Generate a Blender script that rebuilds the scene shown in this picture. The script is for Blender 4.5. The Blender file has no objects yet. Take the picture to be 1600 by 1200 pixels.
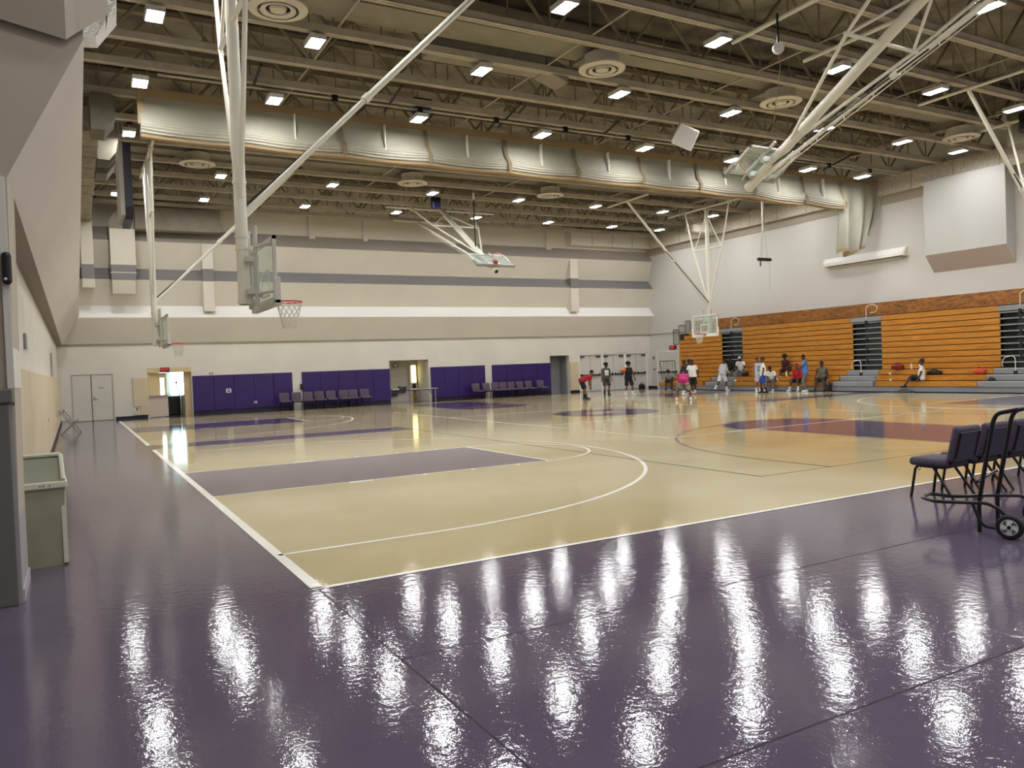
import bpy, bmesh, math, random
from mathutils import Vector, Matrix, Euler
random.seed(7)
scn = bpy.context.scene
col = scn.collection
PI = math.pi
V = Vector

# ------------------------------------------------------------------ materials
def lin(c):
    return tuple(((x / 255) / 12.92 if x / 255 <= .04045 else ((x / 255 + .055) / 1.055) ** 2.4) for x in c)

MATS = {}
def mat(name, rgb, rough=.6, metal=0, var=.0, vscale=3, bump=0, bscale=20, spec=.5, emit=0, rgb2=None, stretch=None, detail=4, coord='Object', alpha=None):
    if name in MATS: return MATS[name]
    m = bpy.data.materials.new(name); m.use_nodes = True
    nt = m.node_tree; b = nt.nodes['Principled BSDF']
    c = lin(rgb)
    b.inputs['Base Color'].default_value = (*c, 1)
    b.inputs['Roughness'].default_value = rough
    b.inputs['Metallic'].default_value = metal
    b.inputs['Specular IOR Level'].default_value = spec
    tc = nt.nodes.new('ShaderNodeTexCoord'); mp = nt.nodes.new('ShaderNodeMapping')
    nt.links.new(tc.outputs[coord], mp.inputs[0])
    if stretch: mp.inputs['Scale'].default_value = stretch
    if var or rgb2:
        n = nt.nodes.new('ShaderNodeTexNoise'); n.inputs['Scale'].default_value = vscale; n.inputs['Detail'].default_value = detail
        nt.links.new(mp.outputs[0], n.inputs['Vector'])
        r = nt.nodes.new('ShaderNodeValToRGB')
        c2 = lin(rgb2) if rgb2 else tuple(min(1, x * (1 + var)) for x in c)
        c1 = c if rgb2 else tuple(x * (1 - var) for x in c)
        r.color_ramp.elements[0].position = .35; r.color_ramp.elements[1].position = .68
        r.color_ramp.elements[0].color = (*c1, 1); r.color_ramp.elements[1].color = (*c2, 1)
        nt.links.new(n.outputs['Fac'], r.inputs[0]); nt.links.new(r.outputs[0], b.inputs['Base Color'])
    if bump:
        n2 = nt.nodes.new('ShaderNodeTexNoise'); n2.inputs['Scale'].default_value = bscale; n2.inputs['Detail'].default_value = 3
        nt.links.new(mp.outputs[0], n2.inputs['Vector'])
        bp = nt.nodes.new('ShaderNodeBump'); bp.inputs['Strength'].default_value = bump; bp.inputs['Distance'].default_value = .02
        nt.links.new(n2.outputs['Fac'], bp.inputs['Height']); nt.links.new(bp.outputs[0], b.inputs['Normal'])
    if emit:
        b.inputs['Emission Color'].default_value = (*c, 1); b.inputs['Emission Strength'].default_value = emit
    MATS[name] = m
    return m

def floor_mat(name, rgb, rough, rip, rgb2=None):
    m = bpy.data.materials.new(name); m.use_nodes = True
    nt = m.node_tree; b = nt.nodes['Principled BSDF']; L = nt.links.new
    b.inputs['Roughness'].default_value = rough
    b.inputs['Specular IOR Level'].default_value = .4
    tc = nt.nodes.new('ShaderNodeTexCoord')
    # slow colour drift
    n = nt.nodes.new('ShaderNodeTexNoise'); n.inputs['Scale'].default_value = .5; n.inputs['Detail'].default_value = 5
    L(tc.outputs['Object'], n.inputs['Vector'])
    r = nt.nodes.new('ShaderNodeValToRGB'); c = lin(rgb); c2 = lin(rgb2) if rgb2 else tuple(x * 1.12 for x in c)
    r.color_ramp.elements[0].position = .35; r.color_ramp.elements[1].position = .65
    r.color_ramp.elements[0].color = (*c, 1); r.color_ramp.elements[1].color = (*c2, 1)
    L(n.outputs['Fac'], r.inputs[0]); L(r.outputs[0], b.inputs['Base Color'])
    # poured floor: long gentle waves plus small crinkles
    w1 = nt.nodes.new('ShaderNodeTexNoise'); w1.inputs['Scale'].default_value = 15; w1.inputs['Detail'].default_value = 4; w1.inputs['Roughness'].default_value = .62
    L(tc.outputs['Object'], w1.inputs['Vector'])
    w2 = nt.nodes.new('ShaderNodeTexNoise'); w2.inputs['Scale'].default_value = 1.3; w2.inputs['Detail'].default_value = 2
    L(tc.outputs['Object'], w2.inputs['Vector'])
    mx = nt.nodes.new('ShaderNodeMath'); mx.operation = 'MULTIPLY_ADD'; mx.inputs[1].default_value = .6
    L(w2.outputs['Fac'], mx.inputs[0]); L(w1.outputs['Fac'], mx.inputs[2])
    bp = nt.nodes.new('ShaderNodeBump'); bp.inputs['Strength'].default_value = 1.0; bp.inputs['Distance'].default_value = rip
    L(mx.outputs[0], bp.inputs['Height']); L(bp.outputs[0], b.inputs['Normal'])
    rr = nt.nodes.new('ShaderNodeMapRange'); rr.inputs['To Min'].default_value = rough * .75; rr.inputs['To Max'].default_value = rough * 1.3
    L(w1.outputs['Fac'], rr.inputs['Value']); L(rr.outputs[0], b.inputs['Roughness'])
    MATS[name] = m
    return m

def wood_mat(name, a, b_, scale, rough=.35):
    m = bpy.data.materials.new(name); m.use_nodes = True
    nt = m.node_tree; b = nt.nodes['Principled BSDF']; L = nt.links.new
    tc = nt.nodes.new('ShaderNodeTexCoord'); mp = nt.nodes.new('ShaderNodeMapping'); mp.inputs['Scale'].default_value = scale
    L(tc.outputs['Object'], mp.inputs[0])
    n = nt.nodes.new('ShaderNodeTexNoise'); n.inputs['Scale'].default_value = 2.5; n.inputs['Detail'].default_value = 6; n.inputs['Distortion'].default_value = 1.6
    L(mp.outputs[0], n.inputs['Vector'])
    r = nt.nodes.new('ShaderNodeValToRGB')
    r.color_ramp.elements[0].position = .3; r.color_ramp.elements[1].position = .7
    r.color_ramp.elements[0].color = (*lin(a), 1); r.color_ramp.elements[1].color = (*lin(b_), 1)
    L(n.outputs['Fac'], r.inputs[0]); L(r.outputs[0], b.inputs['Base Color'])
    b.inputs['Roughness'].default_value = rough
    MATS[name] = m
    return m

def glass_mat(name, tint=(225, 238, 232), a=.22):
    m = bpy.data.materials.new(name); m.use_nodes = True
    nt = m.node_tree; L = nt.links.new
    b = nt.nodes['Principled BSDF']; b.inputs['Base Color'].default_value = (*lin(tint), 1); b.inputs['Roughness'].default_value = .08
    tr = nt.nodes.new('ShaderNodeBsdfTransparent'); tr.inputs[0].default_value = (.93, .97, .95, 1)
    mx = nt.nodes.new('ShaderNodeMixShader'); mx.inputs[0].default_value = a
    L(tr.outputs[0], mx.inputs[1]); L(b.outputs[0], mx.inputs[2]); L(mx.outputs[0], nt.nodes['Material Output'].inputs[0])
    MATS[name] = m
    return m

# ------------------------------------------------------------------ mesh helpers
class MB:
    def __init__(s): s.v = []; s.f = []; s.m = []
    def add(s, vs, fs, mi=0):
        o = len(s.v); s.v += [tuple(v) for v in vs]
        for f in fs: s.f.append(tuple(i + o for i in f)); s.m.append(mi)
        return s
    def box(s, lo, hi, mi=0, M=None):
        x0, y0, z0 = lo; x1, y1, z1 = hi
        vs = [V(p) for p in ((x0,y0,z0),(x1,y0,z0),(x1,y1,z0),(x0,y1,z0),(x0,y0,z1),(x1,y0,z1),(x1,y1,z1),(x0,y1,z1))]
        if M: vs = [M @ v for v in vs]
        return s.add(vs, [(0,3,2,1),(4,5,6,7),(0,1,5,4),(1,2,6,5),(2,3,7,6),(3,0,4,7)], mi)
    def bev(s, lo, hi, b=.02, mi=0, M=None, seg=2):
        bm = bmesh.new(); bmesh.ops.create_cube(bm, size=1)
        c = (V(lo) + V(hi)) / 2; d = V(hi) - V(lo)
        for v in bm.verts: v.co = V((v.co.x * d.x, v.co.y * d.y, v.co.z * d.z)) + c
        bmesh.ops.bevel(bm, geom=bm.edges[:], offset=b, segments=seg, affect='EDGES', profile=.5)
        if M: bmesh.ops.transform(bm, matrix=M, verts=bm.verts)
        bm.verts.index_update()
        s.add([v.co[:] for v in bm.verts], [[v.index for v in f.verts] for f in bm.faces], mi); bm.free(); return s
    def prism(s, pts, axis, a, b, mi=0, mis=None):
        """pts in the two other axes (order x,y,z without axis)"""
        n = len(pts)
        def mk(p, t):
            q = list(p); q.insert(axis, t); return q
        vs = [mk(p, a) for p in pts] + [mk(p, b) for p in pts]
        o = len(s.v); s.v += [tuple(v) for v in vs]
        s.f.append(tuple(range(o, o + n))); s.m.append(mi); s.f.append(tuple(range(o + 2 * n - 1, o + n - 1, -1))); s.m.append(mi)
        for i in range(n):
            j = (i + 1) % n; s.f.append((o + i, o + n + i, o + n + j, o + j)); s.m.append(mis[i] if mis else mi)
        return s
    def rings(s, rs, mi=0, cap=True, closed=False):
        n = len(rs[0]); o = len(s.v)
        for r in rs: s.v += [tuple(p) for p in r]
        k = len(rs)
        for i in range(k if closed else k - 1):
            a = o + i * n; b = o + ((i + 1) % k) * n
            for j in range(n):
                q = (j + 1) % n; s.f.append((a + j, a + q, b + q, b + j)); s.m.append(mi)
        if cap and not closed:
            s.f.append(tuple(o + j for j in range(n - 1, -1, -1))); s.m.append(mi)
            s.f.append(tuple(o + (k - 1) * n + j for j in range(n))); s.m.append(mi)
        return s
    def cyl(s, p0, p1, r0, r1=None, n=10, mi=0, cap=True):
        p0 = V(p0); p1 = V(p1); r1 = r0 if r1 is None else r1
        d = (p1 - p0).normalized(); u = d.orthogonal().normalized(); w = d.cross(u)
        rs = [[p + (u * math.cos(2 * PI * j / n) + w * math.sin(2 * PI * j / n)) * r for j in range(n)] for p, r in ((p0, r0), (p1, r1))]
        return s.rings(rs, mi, cap)
    def tube(s, pts, r, n=8, mi=0, closed=False, fillet=0, fseg=5):
        P = [V(p) for p in pts]
        if fillet:
            Q = []
            N = len(P)
            for i in range(N):
                if not closed and i in (0, N - 1): Q.append(P[i]); continue
                a = P[i - 1] - P[i]; b = P[(i + 1) % N] - P[i]
                f = min(fillet, a.length * .48, b.length * .48)
                A = P[i] + a.normalized() * f; B = P[i] + b.normalized() * f
                for k in range(fseg + 1):
                    t = k / fseg; Q.append(A * (1 - t) ** 2 + P[i] * 2 * t * (1 - t) + B * t * t)
            P = Q
        N = len(P); rs = []; u = None
        for i in range(N):
            if closed: d = (P[(i + 1) % N] - P[i - 1])
            else: d = P[min(i + 1, N - 1)] - P[max(i - 1, 0)]
            d.normalize()
            if u is None: u = d.orthogonal().normalized()
            else:
                u = u - d * u.dot(d)
                u = u.normalized() if u.length > 1e-6 else d.orthogonal().normalized()
            w = d.cross(u)
            rr = r[i] if isinstance(r, (list, tuple)) else r
            rs.append([P[i] + (u * math.cos(2 * PI * j / n) + w * math.sin(2 * PI * j / n)) * rr for j in range(n)])
        return s.rings(rs, mi, True, closed)
    def lathe(s, prof, c=(0,0,0), n=20, mi=0, M=None, cap=True):
        rs = []
        for r, z in prof:
            ring = [V((r * math.cos(2 * PI * j / n), r * math.sin(2 * PI * j / n), z)) for j in range(n)]
            ring = [(M @ p if M else p) + V(c) for p in ring]; rs.append(ring)
        return s.rings(rs, mi, cap)
    def ball(s, c, r, n=12, k=8, mi=0, M=None):
        r = (r, r, r) if not hasattr(r, '__len__') else r
        rs = []
        for i in range(k + 1):
            t = -PI / 2 + PI * (.02 + .96 * i / k)
            ring = [V((r[0] * math.cos(t) * math.cos(2 * PI * j / n), r[1] * math.cos(t) * math.sin(2 * PI * j / n), r[2] * math.sin(t))) for j in range(n)]
            rs.append([(M @ p if M else p) + V(c) for p in ring])
        return s.rings(rs, mi)
    def cap(s, p0, p1, r0, r1=None, n=10):
        """capsule with round ends"""
        p0 = V(p0); p1 = V(p1); r1 = r0 if r1 is None else r1
        d = p1 - p0
        d = d.normalized() if d.length > 1e-6 else V((0, 0, 1))
        u = d.orthogonal().normalized(); w = d.cross(u); rs = []
        def ring(c, r): rs.append([c + (u * math.cos(2 * PI * j / n) + w * math.sin(2 * PI * j / n)) * r for j in range(n)])
        for a in (85, 55, 25): ring(p0 - d * r0 * math.sin(math.radians(a)), r0 * math.cos(math.radians(a)))
        for a in (0, 25, 55, 85): ring(p1 + d * r1 * math.sin(math.radians(a)), r1 * math.cos(math.radians(a)))
        rs.insert(3, [p0 + (u * math.cos(2 * PI * j / n) + w * math.sin(2 * PI * j / n)) * r0 for j in range(n)])
        return s.rings(rs)
    def mesh(s, name, smooth=False):
        me = bpy.data.meshes.new(name); me.from_pydata(s.v, [], s.f)
        me.polygons.foreach_set('material_index', s.m)
        if smooth: me.polygons.foreach_set('use_smooth', [True] * len(s.f))
        bm = bmesh.new(); bm.from_mesh(me); bmesh.ops.recalc_face_normals(bm, faces=bm.faces); bm.to_mesh(me); bm.free()
        me.update(); return me
    def build(s, name, mats, parent=None, smooth=False):
        me = s.mesh(name, smooth)
        for m in (mats if isinstance(mats, (list, tuple)) else [mats]): me.materials.append(m)
        o = bpy.data.objects.new(name, me); col.objects.link(o)
        if parent: o.parent = parent
        if smooth:
            try: me.set_sharp_from_angle(angle=math.radians(40))
            except Exception: pass
        return o

def tag(o, label, cat, group=None, kind=None):
    if label: o['label'] = label
    if cat: o['category'] = cat
    if group: o['group'] = group
    if kind: o['kind'] = kind
    return o
def thing(name, label, cat, loc=(0,0,0), rz=0, group=None):
    o = bpy.data.objects.new(name, None); col.objects.link(o); o.empty_display_size = .1
    o.location = loc; o.rotation_euler = (0, 0, rz)
    return tag(o, label, cat, group)
def struct(o): o['kind'] = 'structure'; return o
def dup(root, loc, rz, label=None, group=None):
    r = root.copy(); col.objects.link(r); r.location = loc; r.rotation_euler = (0, 0, rz)
    if label: r['label'] = label
    if group: r['group'] = group
    def rec(a, b):
        for ch in list(a.children):
            c = ch.copy(); col.objects.link(c); c.parent = b; rec(ch, c)
    rec(root, r); return r
def text_mesh(name, body, size, m, parent, M, ext=.004):
    cu = bpy.data.curves.new(name, 'FONT'); cu.body = body; cu.size = size; cu.extrude = ext; cu.align_x = 'CENTER'; cu.align_y = 'CENTER'
    t = bpy.data.objects.new(name, cu); col.objects.link(t)
    dg = bpy.context.evaluated_depsgraph_get(); dg.update()
    me = bpy.data.meshes.new_from_object(t.evaluated_get(dg)); bpy.data.objects.remove(t)
    me.transform(M); me.materials.clear(); me.materials.append(m)
    o = bpy.data.objects.new(name, me); col.objects.link(o); o.parent = parent; return o

ORD = ['first', 'second', 'third', 'fourth', 'fifth', 'sixth', 'seventh', 'eighth', 'ninth', 'tenth', 'eleventh', 'twelfth']

# ------------------------------------------------------------------ palette
WALL = mat('painted_block_wall', (214, 209, 197), .75, var=.03, vscale=.8, bump=.15, bscale=14)
WALLR = mat('smooth_white_wall', (200, 197, 191), .7, var=.02, vscale=.5)
BEIGE = mat('beige_plaster', (216, 209, 195), .75, var=.03, vscale=.6)
PINK = mat('warm_grey_plaster', (200, 192, 183), .8, var=.03, vscale=.9)
SHADOWG = mat('shadow_taupe_plaster', (150, 140, 128), .8)  # darker tone paints in the shade of soffit, ledge line and joints
STRIPE = mat('grey_stripe_paint', (122, 118, 118), .7); STRIPE2 = mat('soft_taupe_stripe_paint', (160, 152, 142), .7)
TAUPE = mat('taupe_band_paint', (160, 148, 134), .7)
WHITEP = mat('white_trim_lit_shelf', (232, 229, 224), .6)  # trim white; on the far wall shelf it paints in the light
ROUGHC = mat('rough_sprayed_concrete', (196, 188, 170), .95, var=.22, vscale=14, bump=1, bscale=40)
DECK = mat('sprayed_insulation_deck', (138, 130, 114), .95, rgb2=(90, 83, 70), vscale=1.1, bump=1, bscale=6)
STEEL = mat('painted_truss_steel', (176, 168, 150), .6, var=.12, vscale=2)
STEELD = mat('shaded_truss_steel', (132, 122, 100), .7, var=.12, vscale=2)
WPIPE = mat('cream_painted_pipe', (226, 223, 208), .4)
DUCT = mat('painted_duct_metal', (134, 127, 112), .6, var=.1, vscale=2)
DUCTL = mat('pale_duct_metal', (205, 198, 182), .6)
BLACK = mat('black_paint', (16, 15, 17), .45)
BLACKT = mat('black_tube_enamel', (14, 13, 15), .3)
NAVY = mat('navy_box_paint', (34, 34, 48), .5)
TANPAD = mat('tan_vinyl_pad', (204, 188, 156), .55, var=.03, vscale=2)
PURPAD = mat('purple_vinyl_pad', (44, 19, 92), .42, var=.06, vscale=.8)
PURPADD = mat('dark_purple_seam', (30, 16, 66), .5)
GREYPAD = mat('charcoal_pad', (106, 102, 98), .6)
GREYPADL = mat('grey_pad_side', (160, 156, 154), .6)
BASEB = mat('black_baseboard', (20, 16, 30), .5)
DOOR = mat('door_paint', (206, 202, 192), .55)
FRAME = mat('door_frame_paint', (196, 191, 180), .55)
GAP = mat('dark_gap', (60, 54, 48), .9)
METAL = mat('brushed_steel', (170, 170, 168), .3, metal=.9)
CHROME = mat('pale_handrail_metal', (214, 212, 206), .3, metal=.4)
DKMETAL = mat('dark_bronze_metal', (58, 52, 48), .4, metal=.5)
WOOD = wood_mat('varnished_bleacher_board', (156, 98, 26), (200, 138, 48), (.9, .35, 5))
PLY = wood_mat('plywood_panel', (92, 56, 20), (166, 108, 44), (1.4, .9, 2.6))
GREYBL = mat('grey_bleacher_paint', (136, 138, 140), .5, var=.04)
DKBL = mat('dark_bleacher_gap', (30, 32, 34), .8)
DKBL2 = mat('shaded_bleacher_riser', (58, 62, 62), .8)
CREAM = mat('cream_curtain_vinyl', (146, 142, 127), .6, var=.05, vscale=1.5)
CURT = mat('tan_curtain_webbing', (146, 124, 90), .7)
RED = mat('orange_red_rim', (214, 52, 30), .35)
NETM = mat('white_net_cord', (214, 210, 198), .9)
GLASS = glass_mat('backboard_glass')
BBFRAME = mat('backboard_frame', (190, 188, 178), .45)
BBPAD = mat('grey_edge_padding', (150, 148, 144), .6)
BBPADL = mat('pale_edge_padding', (196, 192, 184), .6)
BBWHITE = mat('white_board_marking', (240, 240, 236), .5)
CFAB = mat('purple_grey_upholstery', (82, 71, 88), .85, var=.14, vscale=60)
CFABF = mat('mauve_grey_upholstery', (88, 75, 88), .85, var=.1, vscale=40)
CBACK = mat('dark_chair_shell', (60, 52, 70), .6, var=.06, vscale=30)
BINM = mat('beige_bin_plastic', (148, 146, 122), .55, var=.06, vscale=4)
BINL = mat('pale_bin_rim', (204, 202, 182), .5)
BINH = mat('olive_bin_hood', (136, 136, 116), .5, var=.05, vscale=4)
RUBBER = mat('black_rubber', (18, 18, 19), .6)
HUB = mat('white_hub_plastic', (226, 226, 226), .4)
EXITB = mat('exit_sign_case', (26, 12, 12), .5)
EXITR = mat('exit_letter_glow', (230, 40, 40), .5, emit=.8)
LENS = mat('led_lens_glow', (249, 250, 250), .4, emit=100)
HOUS = mat('fixture_housing', (200, 198, 192), .5)
DAY = mat('bright_lobby_glazing', (214, 246, 250), .3, emit=2.4)
YEL = mat('lit_door_glazing', (255, 240, 160), .3, emit=2.0)
PAPER = mat('white_sheet', (232, 230, 222), .7)
PURPLE = floor_mat('purple_poured_floor', (92, 81, 99), .05, .0015, (101, 90, 107))
TAN = floor_mat('tan_poured_floor', (190, 173, 128), .05, .0010, (202, 186, 144))
KEYP = floor_mat('violet_key_paint', (92, 80, 104), .05, .0010, (100, 86, 112))
LINEW = floor_mat('white_court_line', (246, 242, 230), .2, .001)
LINED = floor_mat('brown_court_line', (104, 82, 66), .2, .001)
SEAM = floor_mat('floor_seam', (30, 22, 38), .7, .001)
FLOOR_MATS = [PURPLE, TAN, KEYP, LINEW, LINED, SEAM]

# ------------------------------------------------------------------ room numbers (metres)
XL, XR, YF = -.62, 33.0, 40.33
YN = -6.0            # wall behind the camera
ZT = 11.3            # roof deck
CX = 16.1            # middle of the main court
X0, X1 = 1.668, 30.5 # side court baselines
Y0 = 6.387
W = 15.24
GAPY = 1.57
YC1, YC2 = 14.0, 30.8

# ------------------------------------------------------------------ floor
fl = MB()
def fquad(x0, y0, x1, y1, z, mi): fl.add([(x0,y0,z),(x1,y0,z),(x1,y1,z),(x0,y1,z)], [(0,1,2,3)], mi)
def fpoly(pts, z, mi): fl.add([(x,y,z) for x,y in pts], [tuple(range(len(pts)))], mi)
def fline(pts, w, z, mi, closed=False):
    n = len(pts); L = []; Rr = []
    for i in range(n):
        if closed: a, b = pts[i - 1], pts[(i + 1) % n]
        else: a, b = pts[max(i - 1, 0)], pts[min(i + 1, n - 1)]
        d = V((b[0] - a[0], b[1] - a[1], 0)).normalized(); q = V((-d.y, d.x, 0)) * w / 2
        p = V((*pts[i], z)); L.append(p + q); Rr.append(p - q)
    fs = [(i, (i + 1) % n, n + (i + 1) % n, n + i) for i in range(n if closed else n - 1)]
    fl.add(L + Rr, fs, mi)
def arc(cx, cy, r, a0, a1, n=40): return [(cx + r * math.cos(math.radians(a0 + (a1 - a0) * i / n)), cy + r * math.sin(math.radians(a0 + (a1 - a0) * i / n))) for i in range(n + 1)]
fquad(-5, YN, XR + .3, YF + 4.5, 0, 0)
y1a, y2a, y2b = Y0 + W, Y0 + W + GAPY, Y0 + 2 * W + GAPY
xi0, xi1 = 8.75, 23.75
Z1, Z2, Z3, Z4 = .0012, .0024, .0036, .0048
fquad(X0, Y0, X1, y1a, Z1, 1); fquad(X0, y2a, X1, y2b, Z1, 1); fquad(xi0, y1a, xi1, y2a, Z1, 1)
for yc in (YC1, YC2):
    hw = 1.74
    for s, xb in ((1, X0), (-1, X1)):
        xf = xb + s * 5.9
        fquad(min(xb, xf), yc - hw, max(xb, xf), yc + hw, Z2, 2)
        fline([(xb, yc - hw), (xf, yc - hw)], .055, Z3, 3); fline([(xb, yc + hw), (xf, yc + hw)], .055, Z3, 3)
        fline([(xf, yc - hw), (xf, yc + hw)], .055, Z3, 3)
        a = arc(xf, yc, hw, -90, 90) if s > 0 else arc(xf, yc, hw, 90, 270)
        fline(a, .055, Z3, 3)
        hx = xb + s * 1.6; r3 = 6.2
        a = arc(hx, yc, r3, -90, 90, 60) if s > 0 else arc(hx, yc, r3, 90, 270, 60)
        fline([(xb, yc - r3 * s)] + a + [(xb, yc + r3 * s)], .06, Z3, 3)
        for sg in (-1, 1):
            yy = yc + sg * (hw + .07)
            fquad(min(xb + s * 2.1, xb + s * 2.5), yy - .05, max(xb + s * 2.1, xb + s * 2.5), yy + .05, Z3, 3)
            for k in (3.4, 4.3, 5.2): fquad(xb + s * k - .03, yy - .05, xb + s * k + .03, yy + .05, Z3, 3)
    # side line / base lines of the cross courts
for ya, yb in ((Y0, y1a), (y2a, y2b)):
    fline([(X0, ya), (X0, yb)], .1, Z3, 3); fline([(X1, ya), (X1, yb)], .1, Z3, 3)
fline([(X0 - .05, Y0), (X1 + .05, Y0)], .06, Z3, 3); fline([(X0, y2b), (X1, y2b)], .06, Z3, 3)
fline([(X0, y1a), (xi0, y1a)], .05, Z3, 3); fline([(X0, y2a), (xi0, y2a)], .05, Z3, 3); fline([(xi1, y1a), (X1, y1a)], .05, Z3, 3); fline([(xi1, y2a), (X1, y2a)], .05, Z3, 3)
# main court (runs away from the camera)
MY0, MY1 = 8.25, 37.0; MYC = 22.6
for s, yb in ((1, MY0), (-1, MY1)):
    yf = yb + s * 5.6
    fquad(CX - 1.68, min(yb, yf), CX + 1.68, max(yb, yf), Z2, 2)
    fpoly(arc(CX, yf, 1.9, 0, 180) if s > 0 else arc(CX, yf, 1.9, 180, 360), Z2, 2)
    hx = yb + s * 1.4
    a = arc(CX, hx, 5.85, 0, 180, 60) if s > 0 else arc(CX, hx, 5.85, 360, 180, 60)
    fline([(CX + 5.85, yb)] + a + [(CX - 5.85, yb)], .06, Z3, 4)
    fline(arc(CX, yf, 1.9, 0, 180) if s > 0 else arc(CX, yf, 1.9, 180, 360), .05, Z3, 4)
fline([(xi0, MY0), (xi1, MY0), (xi1, MY1), (xi0, MY1)], .05, Z3, 4, True)
fpoly(arc(CX + .3, MYC, 1.85, 0, 360)[:-1], Z2, 2); fline(arc(CX + .3, MYC, 1.85, 0, 360)[:-1], .05, Z3, 4, True)
fquad(CX - .5, MYC - .35, CX + .9, MYC + .45, Z3, 1)
# volleyball lines
for x in (11.7, 20.7): fline([(x, 13.75), (x, 31.4)], .05, Z3, 3)
fline([(11.7, 13.75), (22.0, 13.75)], .05, Z4, 3); fline([(11.7, 31.4), (20.7, 31.4)], .05, Z4, 3)
for y in (19.4, 25.6): fline([(11.7, y), (20.7, y)], .05, Z4, 3)
# seams in the pour
fline([(X0, Y0), (X0, -2)], .012, Z1, 5)
for y in (4.5, 2.55, .6): fline([(X0, y), (30, y)], .012, Z1, 5)
floor = fl.build('floor', FLOOR_MATS); struct(floor)

# ------------------------------------------------------------------ far wall
T = .3
w = MB()
ops = [(-.16, 1.58, 2.14), (2.98, 4.91, 2.32), (14.96, 17.25, 2.32), (25.24, 26.63, 2.30), (27.36, 32.74, 2.36)]
x = -1.2
for a, b, h in ops:
    w.box((x, YF, 0), (a, YF + T, 3.48)); w.box((a, YF, h), (b, YF + T, 3.48)); x = b
w.box((x, YF, 0), (XR + .3, YF + T, 3.48))
D = YF - 39.82
prof = [(YF, 3.48), (YF - D, 4.66), (YF, 5.24), (YF - D, 6.40), (YF, 6.96), (YF - D, 8.18), (YF - .02, 8.85), (YF - .02, ZT), (YF + T, ZT), (YF + T, 3.48)]
w.prism(prof, 0, -1.2, XR + .3, 1, [1, 2, 1, 3, 1, 5, 1, 1, 1, 1])
w.box((-1.0, YF - .05, 3.43), (XR, YF + .02, 3.5), 4)
struct(w.build('wall_far', [WALL, BEIGE, WHITEP, STRIPE, SHADOWG, STRIPE2]))
# piers that fill the zigzag
n = 0
for xa, xb in ((5.57, 6.07), (26.6, 27.16)):
    n += 1
    p = MB(); p.box((xa, YF - D - .02, 4.95), (xb, YF, 6.38)); p.box((xa, YF - D - .03, 6.38), (xb, YF, 6.97), 1); p.box((xa, YF - D - .02, 6.97), (xb, YF, 8.17))
    struct(p.build('trim_%d' % n, [BEIGE, STRIPE]))
for xa, z0, wx in ((10.85, 8.72, .32), (13.75, 8.72, .25), (20.75, 8.72, .12), (25.2, 8.72, .35)):
    n += 1
    p = MB(); p.box((xa, YF - .16, z0), (xa + wx, YF, 9.9)); struct(p.build('trim_%d' % n, BEIGE))
n += 1
p = MB(); p.box((26.7, 39.75, 9.0), (32.9, 40.3, 9.95))
for k in range(1, 4): p.box((26.7 + k * 1.55, 39.74, 9.0), (26.73 + k * 1.55, 39.76, 9.95), 1)
struct(p.build('trim_%d' % n, [BEIGE, SHADOWG]))
# black baseboard runs
p = MB()
for a, b in ((1.6, 2.95), (32.76, 32.98), (26.65, 27.34)): p.box((a, YF - .02, 0), (b, YF + .01, .13))
struct(p.build('baseboard_far', BASEB))

# double door near the side wall
def door_leaf(parent, x0, x1, h, y, hinge_bar=False, name='leaf'):
    return MB().bev((x0 + .01, y, .01), (x1 - .01, y + .05, h - .01), .006, seg=1).build(name, DOOR, parent)
d = thing('door_1', None, None, (0, 0, 0)); struct(d)
p = MB(); p.box((-.16, YF - .01, 2.1), (1.58, YF + .12, 2.15)); p.box((-.16, YF - .01, 0), (-.11, YF + .12, 2.12)); p.box((1.53, YF - .01, 0), (1.58, YF + .12, 2.12)); p.build('frame', FRAME, d)
p = MB(); p.box((-.16, YF + .1, 0), (1.58, YF + .14, 2.12)); p.build('door_back', GAP, d)
door_leaf(d, -.11, .66, 2.1, YF + .02); lf = door_leaf(d, .67, 1.53, 2.1, YF + .02)
p = MB(); p.cyl((.77, YF + .02, .98), (.77, YF - .05, .98), .03); p.cyl((.77, YF - .045, .98), (.9, YF - .045, .98), .012); p.cyl((.77, YF + .02, 1.06), (.77, YF - .01, 1.06), .025); p.build('door_handle', DKMETAL, lf)
p = MB(); p.box((.95, YF + .005, 1.46), (1.18, YF + .021, 1.53)); p.build('door_sign', METAL, lf)
for zz in (.4, 1.1, 1.8): pass

# lobby doorway with its half-open door
d = thing('door_2', None, None); struct(d)
p = MB()
p.box((2.98, YF, 2.1), (4.91, YF + .5, 2.32)); p.box((2.98, YF + .02, 0), (3.02, YF + .3, 2.1)); p.box((4.62, YF + .25, 0), (4.91, YF + .5, 2.1)); p.build('frame', mat('tan_frame_paint', (206, 186, 140), .6), d)
lf = MB().bev((3.03, YF + .18, .02), (3.83, YF + .23, 2.08), .006, seg=1).build('leaf', mat('tan_door_paint', (214, 192, 148), .5), d)
p = MB(); p.box((3.02, YF + .165, .02), (3.86, YF + .185, .98)); p.build('kick_plate', mat('pale_kick_panel', (200, 186, 170), .6), lf)
p = MB(); p.box((3.02, YF + .1, .97), (3.86, YF + .2, 1.03)); p.build('push_bar', METAL, lf)
p = MB(); p.box((3.55, YF + .172, 1.04), (3.72, YF + .19, 1.85)); p.build('glass', DAY, lf)
lb = MB()
lb.box((2.6, YF + 3.6, 0), (5.4, YF + 3.7, 2.6)); lb.box((2.5, YF + .5, 0), (2.6, YF + 3.6, 2.6)); lb.box((5.4, YF + .5, 0), (5.5, YF + 3.6, 2.6)); lb.box((2.5, YF + .3, 2.55), (5.5, YF + 3.7, 2.65))
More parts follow.
